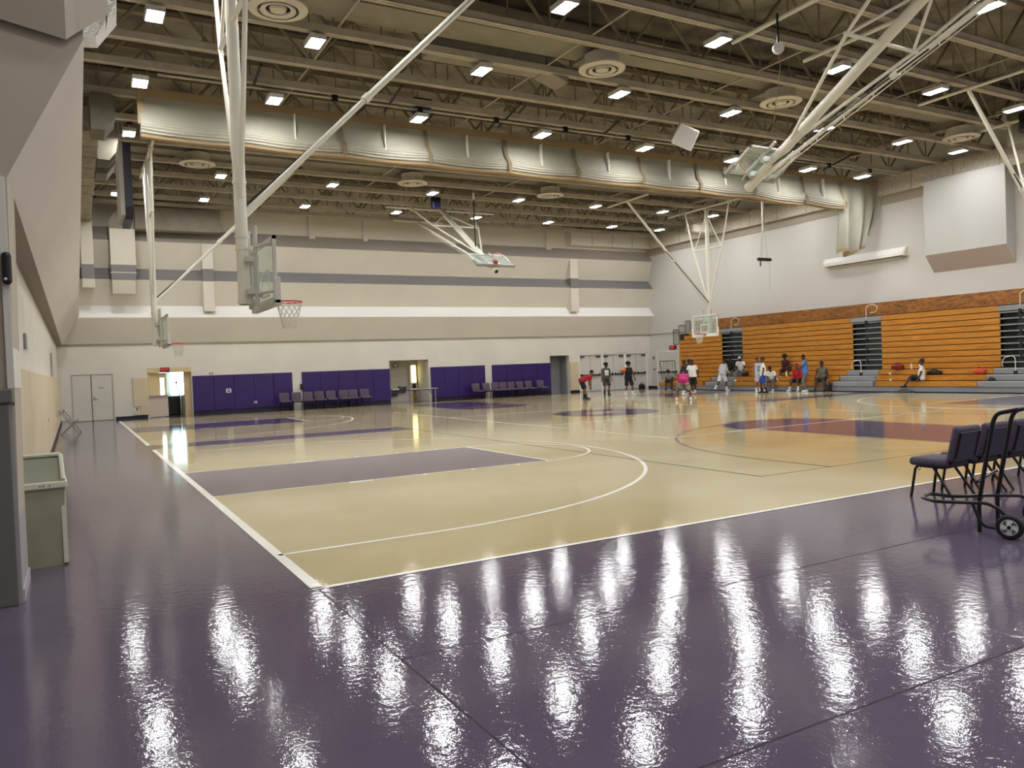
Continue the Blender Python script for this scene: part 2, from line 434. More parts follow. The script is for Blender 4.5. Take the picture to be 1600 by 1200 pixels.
struct(lb.build('wall_lobby', WALL))
for k, (xa, xb) in enumerate(((3.85, 4.12), (4.32, 5.1))):
    wn = MB().box((xa, YF + 3.52, .95), (xb, YF + 3.58, 2.3)).build('window_%d' % (k + 1), DAY); struct(wn)
tag(MB().bev((3.9, YF + 1.6, 0), (4.55, YF + 2.1, .92), .03).build('dark_cabinet', BLACK), 'black low cabinet standing inside the lit lobby doorway', 'cabinet')
tag(MB().bev((4.6, YF + 1.2, 0), (4.85, YF + 1.6, .95), .03).build('lobby_counter', mat('pale_counter', (190, 180, 160), .5)), 'pale counter end inside the lobby next to the black cabinet', 'counter')
m_ = thing('music_stand', 'thin black slanted boom stand seen through the lobby doorway', 'stand', (4.5, YF + 1.4, .0))
MB().tube([(0, 0, 0), (.0, 0, .95), (-.12, 0, 1.55)], .018).build('pole', BLACKT, m_); MB().ball((-.12, 0, 1.6), .05).build('tip', BLACK, m_)

def alcove(x0, x1, h, depth, m):
    p = MB(); y0, y1 = YF + T, YF + depth
    p.box((x0 - .1, y1, 0), (x1 + .1, y1 + .1, h + .2)); p.box((x0 - .1, y0, 0), (x0, y1, h)); p.box((x1, y0, 0), (x1 + .1, y1, h)); p.box((x0 - .1, y0, h), (x1 + .1, y1, h + .1)); return p.build('wall_alcove', m)
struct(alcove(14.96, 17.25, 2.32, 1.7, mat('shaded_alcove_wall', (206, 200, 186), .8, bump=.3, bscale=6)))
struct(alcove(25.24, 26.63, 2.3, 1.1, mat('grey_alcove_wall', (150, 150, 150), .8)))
# lit side door of the alcove
d = thing('door_3', None, None); struct(d)
lf = MB().box((16.72, YF + 1.60, 0), (17.2, YF + 1.66, 2.12)).build('leaf', FRAME, d)
MB().box((16.85, YF + 1.57, 1.05), (17.12, YF + 1.61, 2.02)).build('glass', YEL, lf)
MB().box((16.9, YF + 1.57, .72), (17.1, YF + 1.61, .98)).build('lock_plate', DKMETAL, lf)
MB().box((16.88, YF + 1.575, .02), (17.12, YF + 1.61, .62)).build('lower_panel', mat('ochre_panel', (150, 120, 50), .6), lf)
c = thing('wall_clock', 'round wall clock with dark rim high inside the middle alcove', 'clock', (15.95, YF + 1.68, 2.06))
Mx = Matrix.Rotation(PI / 2, 4, 'X')
MB().lathe([(.15, 0), (.15, .05), (.12, .05), (.12, .02), (.01, .02)], M=Mx, n=24).build('rim', DKMETAL, c)
MB().lathe([(.119, .015), (.119, .03), (.001, .03)], M=Mx, n=24).build('dial', PAPER, c)
MB().box((-.005, -.045, 0), (.005, -.032, .08)).box((0, -.045, -.005), (.06, -.032, .005)).build('hand', BLACK, c)
def fountain(x, z, label):
    t = thing('drinking_fountain', label, 'fountain', (x, YF + 1.68, z), 0, 'drinking fountains in the alcove')
    MB().bev((-.22, -.42, -.1), (.22, 0, .0), .04).build('basin', METAL, t)
    MB().prism([(-.36, -.1), (0, -.1), (0, -.42), (-.14, -.42)], 0, -.18, .18).build('lower_housing', METAL, t)
    MB().tube([(.1, -.06, 0), (.1, -.06, .06), (.1, -.12, .1)], .02).build('bubbler', CHROME, t)
fountain(15.77, .74, 'lower steel drinking fountain nearer the purple pad in alcove')
fountain(16.25, .90, 'higher steel drinking fountain nearer the folding table in alcove')

# bank of three double doors
d = thing('door_4', None, None); struct(d)
p = MB()
p.box((27.36, YF + .02, 2.28), (32.74, YF + .2, 2.36))
xs = [27.4, 29.05, 29.25, 30.9, 31.1, 32.7]
p.box((27.36, YF + .02, 0), (27.44, YF + .2, 2.3)); p.box((29.05, YF + .02, 0), (29.25, YF + .2, 2.3)); p.box((30.85, YF + .02, 0), (31.05, YF + .2, 2.3)); p.box((32.66, YF + .02, 0), (32.74, YF + .2, 2.3))
p.build('frame', WHITEP, d)
MB().box((27.36, YF + .22, 0), (32.74, YF + .26, 2.36)).build('door_back', GAP, d)
for a, b in ((27.44, 29.05), (29.25, 30.85), (31.05, 32.66)):
    mid = (a + b) / 2
    for u, v_ in ((a, mid), (mid, b)):
        lf = door_leaf(d, u, v_, 2.28, YF + .1)
        pb = MB(); pb.box((u + .08, YF + .0, .98), (v_ - .08, YF + .07, 1.06)); pb.box((u + .06, YF + .03, .95), (u + .14, YF + .1, 1.1)); pb.box((v_ - .14, YF + .03, .95), (v_ - .06, YF + .1, 1.1)); pb.build('push_bar', DKMETAL, lf)
        hn = u + .05 if u == a else v_ - .35
        MB().box((hn, YF + .03, 2.12), (hn + .3, YF + .1, 2.2)).build('door_closer', DKMETAL, lf)

# side exit doors on the bleacher wall
d = thing('door_5', None, None); struct(d)
p = MB(); p.box((XR - .04, 37.55, 2.3), (XR + .05, 39.65, 2.38)); p.box((XR - .04, 39.55, 0), (XR + .05, 39.65, 2.3)); p.box((XR - .04, 37.55, 0), (XR + .05, 37.65, 2.3)); p.build('frame', WHITEP, d)
for a, b in ((37.65, 38.6), (38.6, 39.55)):
    lf = MB().bev((XR - .03, a + .01, .01), (XR + .02, b - .01, 2.29), .006, seg=1).build('leaf', DOOR, d)
    MB().box((XR - .12, a + .08, .98), (XR - .05, b - .08, 1.06)).box((XR - .08, a + .08, .96), (XR - .03, a + .15, 1.1)).build('push_bar', DKMETAL, lf)

# ------------------------------------------------------------------ right wall
p = MB()
p.box((XR, YN, 0), (XR + .3, YF + T, ZT), 0)
p.box((XR - .02, YN, 8.55), (XR + .05, YF, 8.95), 2)
p.box((XR - .3, YN, 8.95), (XR + .05, YF - .1, 9.75), 1)
for k in range(24): p.box((XR - .31, YN + 1 + k * 1.9, 8.95), (XR - .295, YN + 1.03 + k * 1.9, 9.75), 3)
p.box((XR - .03, 37.0, 3.44), (XR + .02, YF, 3.5), 3)
struct(p.build('wall_right', [WALLR, ROUGHC, TAUPE, SHADOWG]))
MB().box((XR - .02, 39.7, 0), (XR + .01, YF, .12)).build('baseboard_right', BASEB)['kind'] = 'structure'

# ------------------------------------------------------------------ left wall and its overhang
p = MB()
p.box((XL - .3, 8.3, 0), (XL, YF + T, 3.5), 0)
# hollow overhang: soffit, sloped face, shelf, upper wall
pr = [(XL - .3, 3.45), (-.40, 3.45), (.26, 4.70), (-.25, 5.25), (-.25, ZT), (XL - .3, ZT)]
A0 = [(x, 7.52, z) for x, z in [(XL - .3, 3.45), (-.40, 3.45), (.2, 4.66), (-.25, 5.2), (-.25, ZT), (XL - .3, ZT)]]
A1 = [(x, YF - .1, z) for x, z in [(XL - .3, 3.45), (-.40, 3.45), (.305, 4.72), (-.25, 5.25), (-.25, ZT), (XL - .3, ZT)]]
for i in range(6):
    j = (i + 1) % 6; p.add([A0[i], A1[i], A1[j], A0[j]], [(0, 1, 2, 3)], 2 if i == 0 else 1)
p.add(A0, [tuple(range(6))], 1); p.add(A1, [tuple(range(6))], 1)
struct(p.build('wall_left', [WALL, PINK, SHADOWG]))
# end wall facing the camera: pillar below, flared corner and boxed beam above
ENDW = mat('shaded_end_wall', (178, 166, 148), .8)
ENDB = mat('shaded_boxed_beam', (150, 138, 122), .8)  # beam side turned from the lights; its shade is in the colour
p = MB()
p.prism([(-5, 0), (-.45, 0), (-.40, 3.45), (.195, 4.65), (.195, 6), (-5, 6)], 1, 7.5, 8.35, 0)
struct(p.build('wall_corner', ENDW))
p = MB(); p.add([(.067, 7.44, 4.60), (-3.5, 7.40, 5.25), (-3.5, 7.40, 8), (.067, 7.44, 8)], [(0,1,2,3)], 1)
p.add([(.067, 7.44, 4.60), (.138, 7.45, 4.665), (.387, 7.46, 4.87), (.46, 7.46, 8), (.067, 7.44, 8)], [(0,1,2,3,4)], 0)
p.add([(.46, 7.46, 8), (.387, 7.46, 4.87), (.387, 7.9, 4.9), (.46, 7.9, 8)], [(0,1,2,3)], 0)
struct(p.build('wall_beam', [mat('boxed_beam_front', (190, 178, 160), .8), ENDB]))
p = MB()
p.add([(.155, 8.4, 5.031), (.218, 8.4, 5.018), (.325, 8.4, 5.037), (.583, 9.6, 5.797), (.589, 9.6, 5.937), (.506, 9.6, 6.025), (.45, 9.6, 5.8)], [(0,1,2,3,4,5,6)], 1)
p.add([(.218, 8.4, 5.018), (.325, 8.4, 5.037), (.331, 8.4, 4.929), (.205, 8.4, 4.915)], [(0,1,2,3)], 0)
p.add([(.325, 8.4, 5.037), (.331, 8.4, 4.929), (.577, 9.6, 5.657), (.583, 9.6, 5.797)], [(0,1,2,3)], 2)
p.add([(.155, 8.4, 5.031), (.218, 8.4, 5.018), (.205, 8.4, 4.915), (.15, 8.4, 4.95)], [(0,1,2,3)], 0)
struct(p.build('trim_20', [BEIGE, mat('speckled_insulation', (232, 228, 218), .95, rgb2=(120, 114, 104), vscale=34, detail=2), PINK]))
# padded pillar front
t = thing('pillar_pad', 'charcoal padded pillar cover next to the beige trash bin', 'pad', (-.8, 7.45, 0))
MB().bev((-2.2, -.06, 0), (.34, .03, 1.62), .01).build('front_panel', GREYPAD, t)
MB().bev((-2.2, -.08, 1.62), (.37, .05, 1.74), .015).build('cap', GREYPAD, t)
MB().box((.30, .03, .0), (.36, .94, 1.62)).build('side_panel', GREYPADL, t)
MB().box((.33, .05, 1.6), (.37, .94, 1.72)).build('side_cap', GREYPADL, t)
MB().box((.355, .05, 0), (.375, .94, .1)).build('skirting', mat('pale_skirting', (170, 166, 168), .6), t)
p = MB(); p.box((-.47, 7.47, 1.74), (-.42, 8.4, 3.44)); struct(p.build('trim_21', WALL))
t = thing('wall_sounder', 'black rounded oblong sounder fixed to the white pillar edge', 'sounder', (-.43, 7.44, 2.70))
MB().bev((-.035, -.05, -.13), (.035, .03, .13), .03, seg=3).build('case', BLACK, t)
MB().ball((-.01, -.05, -.09), .012).build('lamp', CHROME, t)
# tan pads on the side wall
g = 'tan pads along the side wall'
ys = [9.2, 13.6, 17.4, 22.0, 27.0, 32.0, 34.8, YF - .15]
wh = ['nearest the beige trash bin', 'next one past the trash bin pad', 'third pad on from the trash bin', 'pad holding the small white socket', 'pad just before the folding chairs', 'pad behind the folding chairs', 'last pad before the far corner']
for i in range(7):
    t = thing('wall_pad', 'tan vinyl wall pad, ' + wh[i], 'wall pad', (XL, ys[i], 0), 0, g)
    MB().bev((0, .01, .12), (.05, ys[i + 1] - ys[i] - .01, 1.98), .012).build('panel', TANPAD, t)
p = MB(); p.box((XL, 8.4, 0), (XL + .06, YF, .11)); struct(p.build('baseboard_left', BASEB))
def plate(name, label, cat, loc, size, m, m2=None):
    t = thing(name, label, cat, loc); sx, sy, sz = size
    MB().bev((-sx/2, -sy/2, -sz/2), (sx/2, sy/2, sz/2), min(size) * .3, seg=1).build('plate', m, t)
    if m2:
        q = MB()
        if sx < sy: q.box((sx/2, -sy*.2, -sz*.3), (sx/2+.008, sy*.2, -sz*.05)).box((sx/2, -sy*.2, sz*.05), (sx/2+.008, sy*.2, sz*.3))
        else: q.box((-sx*.25, -sy/2-.008, -sz*.3), (sx*.25, -sy/2, -sz*.02)).box((-sx*.25, -sy/2-.008, sz*.08), (sx*.25, -sy/2, sz*.3))
        q.build('socket', m2, t)
    return t
plate('wall_socket', 'small white socket plate on the tan side wall pads', 'socket', (XL + .055, 20.6, .95), (.02, .35, .16), PAPER, DKMETAL)
plate('wall_conduit', 'short grey metal strip on side wall above tan pads', 'conduit', (XL + .02, 13.5, 2.40), (.04, .14, .24), METAL)
plate('cable_channel', 'tall grey cable channel rising above the far tan pad', 'conduit', (XL + .03, 28.5, 2.35), (.05, .6, .75), mat('grey_channel', (170, 164, 156), .6))

# ------------------------------------------------------------------ walls behind and roof deck
p = MB(); p.box((-5.3, YN - .3, 0), (XR + .3, YN, ZT)); struct(p.build('wall_near', WALLR))
p = MB(); p.box((-5.3, YN, 0), (-5, 8.3, ZT)); struct(p.build('wall_side_near', WALLR))
p = MB(); p.box((-5.3, YN - .3, ZT), (XR + .3, YF + T, ZT + .2)); struct(p.build('ceiling', DECK))

# purple pads on the far wall
pads = [(4.95, 9.70, 5, 'between the lobby doorway and the first white pier'), (10.19, 14.95, 5, 'behind the eight chairs next to the alcove'), (17.35, 20.76, 4, 'between the folding table and the second row of chairs'), (21.22, 25.23, 4, 'behind the second row of chairs by the grey alcove')]
for a, b, k, s in pads:
    t = thing('purple_wall_pad', 'deep purple padded wall run ' + s, 'wall pad', (a, YF, 0), 0, 'purple wall pads')
    for i in range(k):
        wd = (b - a) / k
        MB().bev((i * wd + .003, -.07, .17), ((i + 1) * wd - .003, 0, 1.88), .015).build('panel', PURPAD, t)
    MB().box((0, -.05, 0), (b - a, 0, .17)).build('skirting', BASEB, t)
t = thing('tan_wall_pad', 'tan pad with a notched corner beside the lobby doorway', 'wall pad', (2.37, YF, 0))
MB().bev((.0, -.07, .55), (.6, 0, 1.88), .012).bev((.26, -.07, .15), (.6, 0, .55), .012).bev((.0, -.07, .15), (.3, 0, .28), .012).build('panel', TANPAD, t)
plate('wall_socket', 'white socket box in the notch of the tan pad', 'socket', (2.49, YF - .02, .43), (.2, .03, .16), PAPER, DKMETAL)
t = thing('tan_wall_pad', 'narrow tan pad between grey alcove and white double doors', 'wall pad', (26.66, YF, 0))
MB().bev((0, -.07, .13), (.62, 0, 1.86), .012).build('panel', TANPAD, t)
plate('fire_alarm', 'small red fire alarm above the first purple pad', 'alarm', (5.82, YF - .02, 1.98), (.16, .04, .1), mat('alarm_red', (160, 30, 36), .5), PAPER)
plate('wall_plate', 'white square control plate set in the first purple pad', 'socket', (6.58, YF - .08, 1.10), (.24, .03, .2), PAPER, BLACK)
plate('wall_socket', 'small white socket low on the first purple pad', 'socket', (7.83, YF - .08, .46), (.14, .03, .12), PAPER, DKMETAL)
plate('wall_plate', 'small black switch above black plate beside corner doors', 'switch', (XR - .02, 39.98, 1.95), (.03, .12, .18), BLACK, CHROME)
plate('wall_plate', 'lower black plate on the wall beside corner doors', 'switch', (XR - .02, 39.95, 1.2), (.03, .1, .14), BLACK, CHROME)
plate('wall_plate', 'small dark pull box beside the white pier over chairs', 'switch', (10.15, YF - .09, 1.12), (.14, .06, .3), BLACK)

def exit_sign(label, loc, rz, wd, ht):
    t = thing('exit_sign', label, 'sign', loc, rz)
    MB().bev((-wd/2, -.03, -ht/2), (wd/2, .03, ht/2), .01).build('case', EXITB, t)
    text_mesh('lettering', 'EXIT', ht * .82, EXITR, t, Matrix.Translation((0, -.034, 0)) @ Matrix.Rotation(PI / 2, 4, 'X'))
exit_sign('red lit EXIT sign hanging over the lobby doorway', (3.76, YF - .03, 2.23), 0, .40, .2)
exit_sign('red EXIT sign above the corner doors near the bleachers', (XR - .05, 38.05, 2.56), -PI / 2, .62, .24)

# ------------------------------------------------------------------ roof trusses
ZB = 9.72
def truss_meshes():
    a = MB(); x0, x1 = -.2, XR - .1
    a.box((x0, -.11, ZB), (x1, -.02, ZB + .03)); a.box((x0, .02, ZB), (x1, .11, ZB + .03)); a.box((x0, -.11, ZB), (x1, -.085, ZB + .17)); a.box((x0, .085, ZB), (x1, .11, ZB + .17)); a.box((x0, -.03, ZB + .01), (x1, .03, ZB + .15))
    b = MB(); b.box((x0, -.1, 11.08), (x1, .1, 11.22))
    c = MB(); k = 14; dx = (x1 - x0) / k
    for i in range(k):
        xa = x0 + i * dx
        c.cyl((xa, 0, 11.1), (xa + dx / 2, 0, ZB + .06), .045, n=5); c.cyl((xa + dx / 2, 0, ZB + .06), (xa + dx, 0, 11.1), .045, n=5)
        c.cyl((xa + dx / 2, 0, ZB + .06), (xa + dx / 2, 0, 11.1), .025, n=4)
        if i: c.cyl((xa, 0, ZB + .06), (xa, 0, 11.1), .022, n=4)
    return a.mesh('truss_bottom'), b.mesh('truss_top'), c.mesh('truss_lattice')
ta, tb, tc_ = truss_meshes()
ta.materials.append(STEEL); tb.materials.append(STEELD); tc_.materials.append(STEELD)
TY = [3.6, 5.7, 7.8, 9.9, 12.0, 14.05, 16.1, 18.18, 20.28, 22.0, 24.4, 26.6, 28.9, 31.3, 33.4, 35.5, 37.7, 39.3]
ns = sum(1 for y in TY if y < 23)
for i, y in enumerate(TY):
    if y < 23:
        k = ns - 1 - i; lab = 'steel roof truss on the camera side of curtain, ' + ORD[k] + ' from the curtain'
    else:
        k = i - ns; lab = 'steel roof truss beyond the curtain, ' + ORD[k] + ' from the curtain'
    t = thing('ceiling_truss', lab, 'roof truss', (0, y, 0), 0, 'steel roof trusses')
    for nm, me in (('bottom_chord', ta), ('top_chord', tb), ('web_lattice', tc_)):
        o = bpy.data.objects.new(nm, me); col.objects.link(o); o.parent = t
# bridging lines running along the hall
for i, x in enumerate((5.8, 11.6, 17.4, 23.4, 28.6)):
    p = MB(); p.tube([(0, 3.4, 9.9), (0, YF - .5, 9.9)], .025, n=5)
    for k in range(0, len(TY) - 1):
        p.tube([(0, TY[k], 9.9), (0, TY[k + 1], 11.1)], .02, n=4)
    o = p.build('ceiling_bridging', STEEL); o.location = (x, 0, 0)
    tag(o, 'thin steel bridging line tying the trusses, %s from the ducted side wall' % ORD[i], 'bridging bar', 'truss bridging lines')

# ------------------------------------------------------------------ ceiling lights
LX = [1.85, 5.3, 9.7, 14.2, 18.6, 23.0, 27.3, 30.8]
LROWS = [(10.3, 'in the nearest light row'), (14.35, 'in the light row two before the curtain row'), (18.35, 'in the light row before the curtain row'), (22.65, 'in the row along the curtain'), (27.4, 'in the first row beyond the curtain'), (31.95, 'in the second row beyond the curtain'), (36.4, 'in the row by the far wall')]
lm = MB(); lm.bev((-.16, -.29, -.05), (.16, .29, .0), .015); lm = lm.mesh('lens'); lm.materials.append(LENS)
hm = MB(); hm.bev((-.19, -.32, .0), (.19, .32, .07), .01).box((-.19, -.32, -.05), (-.165, .32, 0)).box((.165, -.32, -.05), (.19, .32, 0)).box((-.19, -.32, -.05), (.19, -.295, 0)).box((-.19, .295, -.05), (.19, .32, 0)).cyl((0, 0, .07), (0, 0, .2), .02, n=6); hm = hm.mesh('housing'); hm.materials.append(HOUS)
for y, rn in LROWS:
    for i, x in enumerate(LX):
        if y < 11 and i < 4: continue
        lx, ly, lz = (x, y, 9.58) if abs(y - 22.65) > .1 else (x * .966, y * .966, 1.764 + 7.816 * .966)
        t = thing('ceiling_light', 'LED panel %s, %s from the ducted wall' % (rn, ORD[i]), 'ceiling light', (lx, ly, lz), 0, 'LED ceiling lights')
        for nm, me in (('housing', hm), ('lens', lm)):
            o = bpy.data.objects.new(nm, me); col.objects.link(o); o.parent = t
# lamps of the rows overhead and behind, outside the picture
for y in (6.2, 2.1, -2.5):
    for x in LX:
        ld = bpy.data.lights.new('high_bay_lamp', 'AREA'); ld.shape = 'RECTANGLE'; ld.size = .4; ld.size_y = .6; ld.energy = 55; ld.color = (.94, .97, 1)
        lo = bpy.data.objects.new('high_bay_lamp', ld); col.objects.link(lo); lo.location = (x, y, 9.55)

# ------------------------------------------------------------------ ducts and diffusers
def diffuser(x, y, z, label, r=.62):
    t = thing('ceiling_vent', label, 'air diffuser', (x, y, z), 0, 'round ceiling diffusers')
    MB().lathe([(r * .70, .0), (r, .03), (r, .07), (r * .72, .10), (r * .72, .4)], n=32, cap=False).build('outer_ring', DUCTL, t, True)
    MB().lathe([(r * .42, .02), (r * .60, -.01), (r * .60, .03), (r * .42, .06), (r * .42, .02)], n=28, cap=False).build('middle_ring', DUCTL, t, True)
    MB().lathe([(.001, .0), (r * .26, .0), (r * .30, .05), (.001, .06)], n=24).build('centre_disc', DUCTL, t, True)
    MB().lathe([(.001, .14), (r * .71, .14), (r * .71, .16), (.001, .16)], n=24).build('throat', BLACK, t)
for x, y, s in ((4.13, 16.95, 'nearest the tall basket mast'), (12.57, 16.95, 'above the hanging white box side'), (19.3, 16.95, 'above the folded near backboard'), (28.9, 17.1, 'near the big white wall box'), (4.25, 30.4, 'beside the far basket mast'), (12.66, 30.5, 'above the far folded hoop'), (19.5, 30.6, 'far side, between two light rows')):
    diffuser(x, y, 9.5, 'round pale ceiling diffuser ' + s, .62)
for y, s in ((16.95, 'on the camera side of curtain'), (30.5, 'beyond the curtain')):
    t = thing('ceiling_duct', 'long flat supply duct running through the trusses ' + s, 'duct', (0, y, 0), 0, 'roof ducts')
    p = MB()
    p.prism([(.6, 9.95), (13.5, 10.05), (13.5, 10.5), (.6, 10.75)], 1, -.1, .9)
    p.prism([(13.5, 10.1), (31.5, 10.2), (31.5, 10.5), (13.5, 10.5)], 1, .1, .7)
    p.build('trunk', DUCT, t)
    for x in (4.2, 12.6, 19.4, 28.9): MB().box((x - .25, -.3, 9.97), (x + .25, 1.2, 10.4)).build('branch', DUCT, t)
t = thing('ceiling_duct', 'sloping branch duct lower under the roof above the near court', 'duct', (10.4, 18.5, 9.5), 0, 'roof ducts')
MB().bev((-2.2, -.35, .28), (1.2, .35, .75), .05).build('trunk', DUCT, t)
MB().prism([(1.2, .28), (1.9, .05), (1.9, .45), (1.2, .75)], 1, -.35, .35).build('elbow', DUCT, t)
# ducts that follow the side wall and drop on the far wall
t = thing('wall_duct', 'long rectangular duct hugging the side wall under the roof', 'duct', (0, 0, 0), 0, 'wall ducts')
p = MB(); p.bev((.42, 25.2, 8.85), (.93, 39.95, 9.6), .02)
for k in range(11): p.box((.40, 25.4 + k * 1.35, 8.83), (.95, 25.44 + k * 1.35, 9.62))
p.build('trunk', mat('sprayed_duct_wrap', (150, 142, 122), .95, var=.2, vscale=5, bump=.6, bscale=10), t)
MB().bev((.50, 39.3, 5.95), (1.0, 39.82, 8.95), .02).build('drop', DUCTL, t)
p = MB(); p.box((.505, 39.285, 6.35), (.995, 39.31, 6.98)); p.build('band', STRIPE, t)
for i, (y, zb, s) in enumerate(((24.55, 8.62, 'closest to the curtain'), (28.5, 8.8, 'above the dark hanging box'), (30.6, 8.85, 'beyond the dark hanging box'))):
    t = thing('ceiling_duct_branch', 'angled branch duct off the side wall trunk, ' + s, 'duct', (.955 if i else .7, y, zb), 0, 'side wall branch ducts')
    MB().prism([(0, 0), (.34, 0), (.6, .36), (.62, .95), (0, .95)], 1, -.55, .55).build('elbow', mat('dim_branch_duct', (104, 98, 84), .8, var=.1), t)
t = thing('wall_duct', 'elbowed duct dropping down the far wall with a grey band', 'duct', (0, 0, 0), 0, 'wall ducts')
p = MB()
p.prism([(1.64 + 1.0 - 1.0 * math.cos(a), 8.67 + 1.0 * math.sin(a)) for a in [k * PI / 12 for k in range(7)]] + [(2.7, 9.67), (2.7, 8.6), (1.64, 8.6)], 1, 39.2, 39.8)
p.build('elbow', DUCT, t)
p = MB(); p.bev((2.64, 39.2, 8.62), (6.4, 39.8, 9.66), .03)
for x in (3.7, 5.0): p.box((x, 39.18, 8.6), (x + .04, 39.8, 9.68))
p.build('trunk', DUCT, t)
p = MB(); p.box((1.66, 39.2, 6.98), (2.68, 39.8, 8.62)); p.box((1.66, 39.2, 6.3), (2.66, 39.8, 6.98), 1); p.prism([(39.2, 6.3), (39.8, 6.3), (39.8, 5.7), (39.35, 5.7)], 0, 1.68, 2.62)
p.box((1.64, 39.18, 7.0), (2.7, 39.8, 7.04)); p.box((1.64, 39.18, 6.62), (2.7, 39.8, 6.66)); p.build('drop', [DUCTL, STRIPE], t)
t = thing('wall_duct', 'pale wrinkled duct end poking out over the side wall corner', 'duct', (31.6, 33.8, 9.25), 0, 'wall ducts')
MB().bev((-.9, -.4, -.35), (.6, .4, .15), .15, seg=3).build('trunk', ROUGHC, t); MB().cyl((-.2, 0, .1), (-.5, .1, .9), .4, n=14).build('elbow', ROUGHC, t)
t = thing('wall_duct', 'wide dark mouthed duct box above the big white wall box', 'duct', (31.0, 14.4, 9.9), 0, 'wall ducts')
MB().bev((-1.2, -1.6, -.9), (1.6, 1.6, .5), .1).build('trunk', DUCT, t)
tag(MB().cyl((29.5, 14.9, 9.3), (29.5, 14.9, 9.9), .45, n=20).build('ceiling_speaker', BLACK), 'round black speaker drum under roof above the white wall box', 'speaker')

# ------------------------------------------------------------------ divider curtain, gathered up
CY = 23.3
ct = thing('divider_curtain', 'folded-up cream divider curtain with tan borders across the hall', 'curtain', (0, CY, 0))
top = lambda x: 9.60 - .06 * math.sin(x * .4)
sx = [1.85] + [4.6 + .0, 7.35, 10.15, 13.05, 15.85, 18.75, 21.6, 24.55, 27.6, 30.1]
def sagz(x):
    for a, b in zip(sx, sx[1:]):
        if a <= x <= b:
            t_ = (x - a) / (b - a); return 8.55 - .05 * math.sin(PI * t_) - (.0 if b < 27 else .12 * t_)
    return 8.5
p = MB(); N = 170; rows = []
for i in range(N + 1):
    x = 1.85 + (30.1 - 1.85) * i / N; zt = 9.45; zb = sagz(x) + .2
    sec = []
    for k in range(6):
        q = k / 5; sec.append((x, -.02 - .12 * q * q + .015 * math.sin(x * 3 + k), zt + (zb - zt) * q))
    # rolled folds along the bottom
    for k in range(10):
        q = k / 9; sec.append((x, -.2 - .05 * math.sin(q * PI) + .02 * (k % 2), zb - .02 - .36 * q + .006 * math.sin(x * 4 + k)))
    sec.append((x, .1, zb - .38)); sec.append((x, .14, zb + .1))
    rows.append(sec)
m_ = len(rows[0])
p.add([v for r in rows for v in r], [(i * m_ + j, (i + 1) * m_ + j, (i + 1) * m_ + j + 1, i * m_ + j + 1) for i in range(N) for j in range(m_ - 1)])
p.build('fabric', CREAM, ct, True)
p = MB(); p.box((1.80, -.06, 9.42), (32.95, .06, 9.64)); p.build('top_band', CURT, ct)
p = MB(); p.box((1.80, -.08, 8.66), (1.98, .05, 9.6)); p.build('side_band', CURT, ct)
p = MB()
for i in range(N):
    xa = 1.85 + 28.25 * i / N; xb = 1.85 + 28.25 * (i + 1) / N; za = sagz(xa) - .2; zb = sagz(xb) - .2
    p.add([(xa, -.24, za), (xb, -.24, zb), (xb, -.22, zb - .07), (xa, -.22, za - .07)], [(0,1,2,3)])
    p.add([(xa, -.22, za - .07), (xb, -.22, zb - .07), (xb, .12, zb - .04), (xa, .12, za - .04)], [(0,1,2,3)])
p.build('bottom_band', CURT, ct)
for x in sx[2:]:
    z = sagz(x)
    MB().add([(x - .07, -.05, 9.45), (x + .07, -.05, 9.45), (x + .07, -.17, z + .32), (x - .07, -.17, z + .32)], [(0,1,2,3)]).add([(x - .07, -.17, z + .32), (x + .07, -.17, z + .32), (x + .14, -.29, z + .05), (x, -.29, z + .05)], [(0,1,2,3)]).add([(x, -.29, z + .05), (x + .14, -.29, z + .05), (x + .14, -.27, z - .22), (x, -.27, z - .22)], [(0,1,2,3)]).build('strap', mat('dark_strap', (112, 98, 72), .8), ct)
for a, b in zip(sx[1:], sx[2:]):
    x = (a + b) / 2; MB().box((x - .012, -.2, sagz(x) + .1), (x + .012, -.04, 9.4)).build('lift_cord', PAPER, ct)
# loose end hanging beside the wall
p = MB(); rows = []; NX, NZ = 60, 26
for i in range(NX + 1):
    u = i / NX; xt = 30.0 + 2.75 * u; row = []
    for k in range(NZ + 1):
        q = k / NZ
        zend = 6.35 + .9 * max(0, (u - .35) / .65) ** 1.5 + .1 * math.sin(u * 16)
        xe = 29.98 + 1.75 * u
        xx = xt + (xe - xt) * q ** 1.3 - .15 * u * math.sin(q * PI) * 0 + (u * .35 * math.sin(PI * q))
        yy = -.1 + q * .28 * math.sin(u * 22 + q * 1.5) + .08 * math.sin(u * 9)
        row.append((xx, yy, 9.42 + (zend - 9.42) * q))
    rows.append(row)
p.add([v for r in rows for v in r], [(i * (NZ + 1) + j, (i + 1) * (NZ + 1) + j, (i + 1) * (NZ + 1) + j + 1, i * (NZ + 1) + j + 1) for i in range(NX) for j in range(NZ)])
p.build('end_drape', CREAM, ct, True)
p = MB()
for i in range(NX):
    a = V(rows[i][NZ]); b = V(rows[i + 1][NZ]); p.add([a, b, b - V((0, .02, .14)), a - V((0, .02, .14))], [(0,1,2,3)])
p.build('drape_hem', CURT, ct)
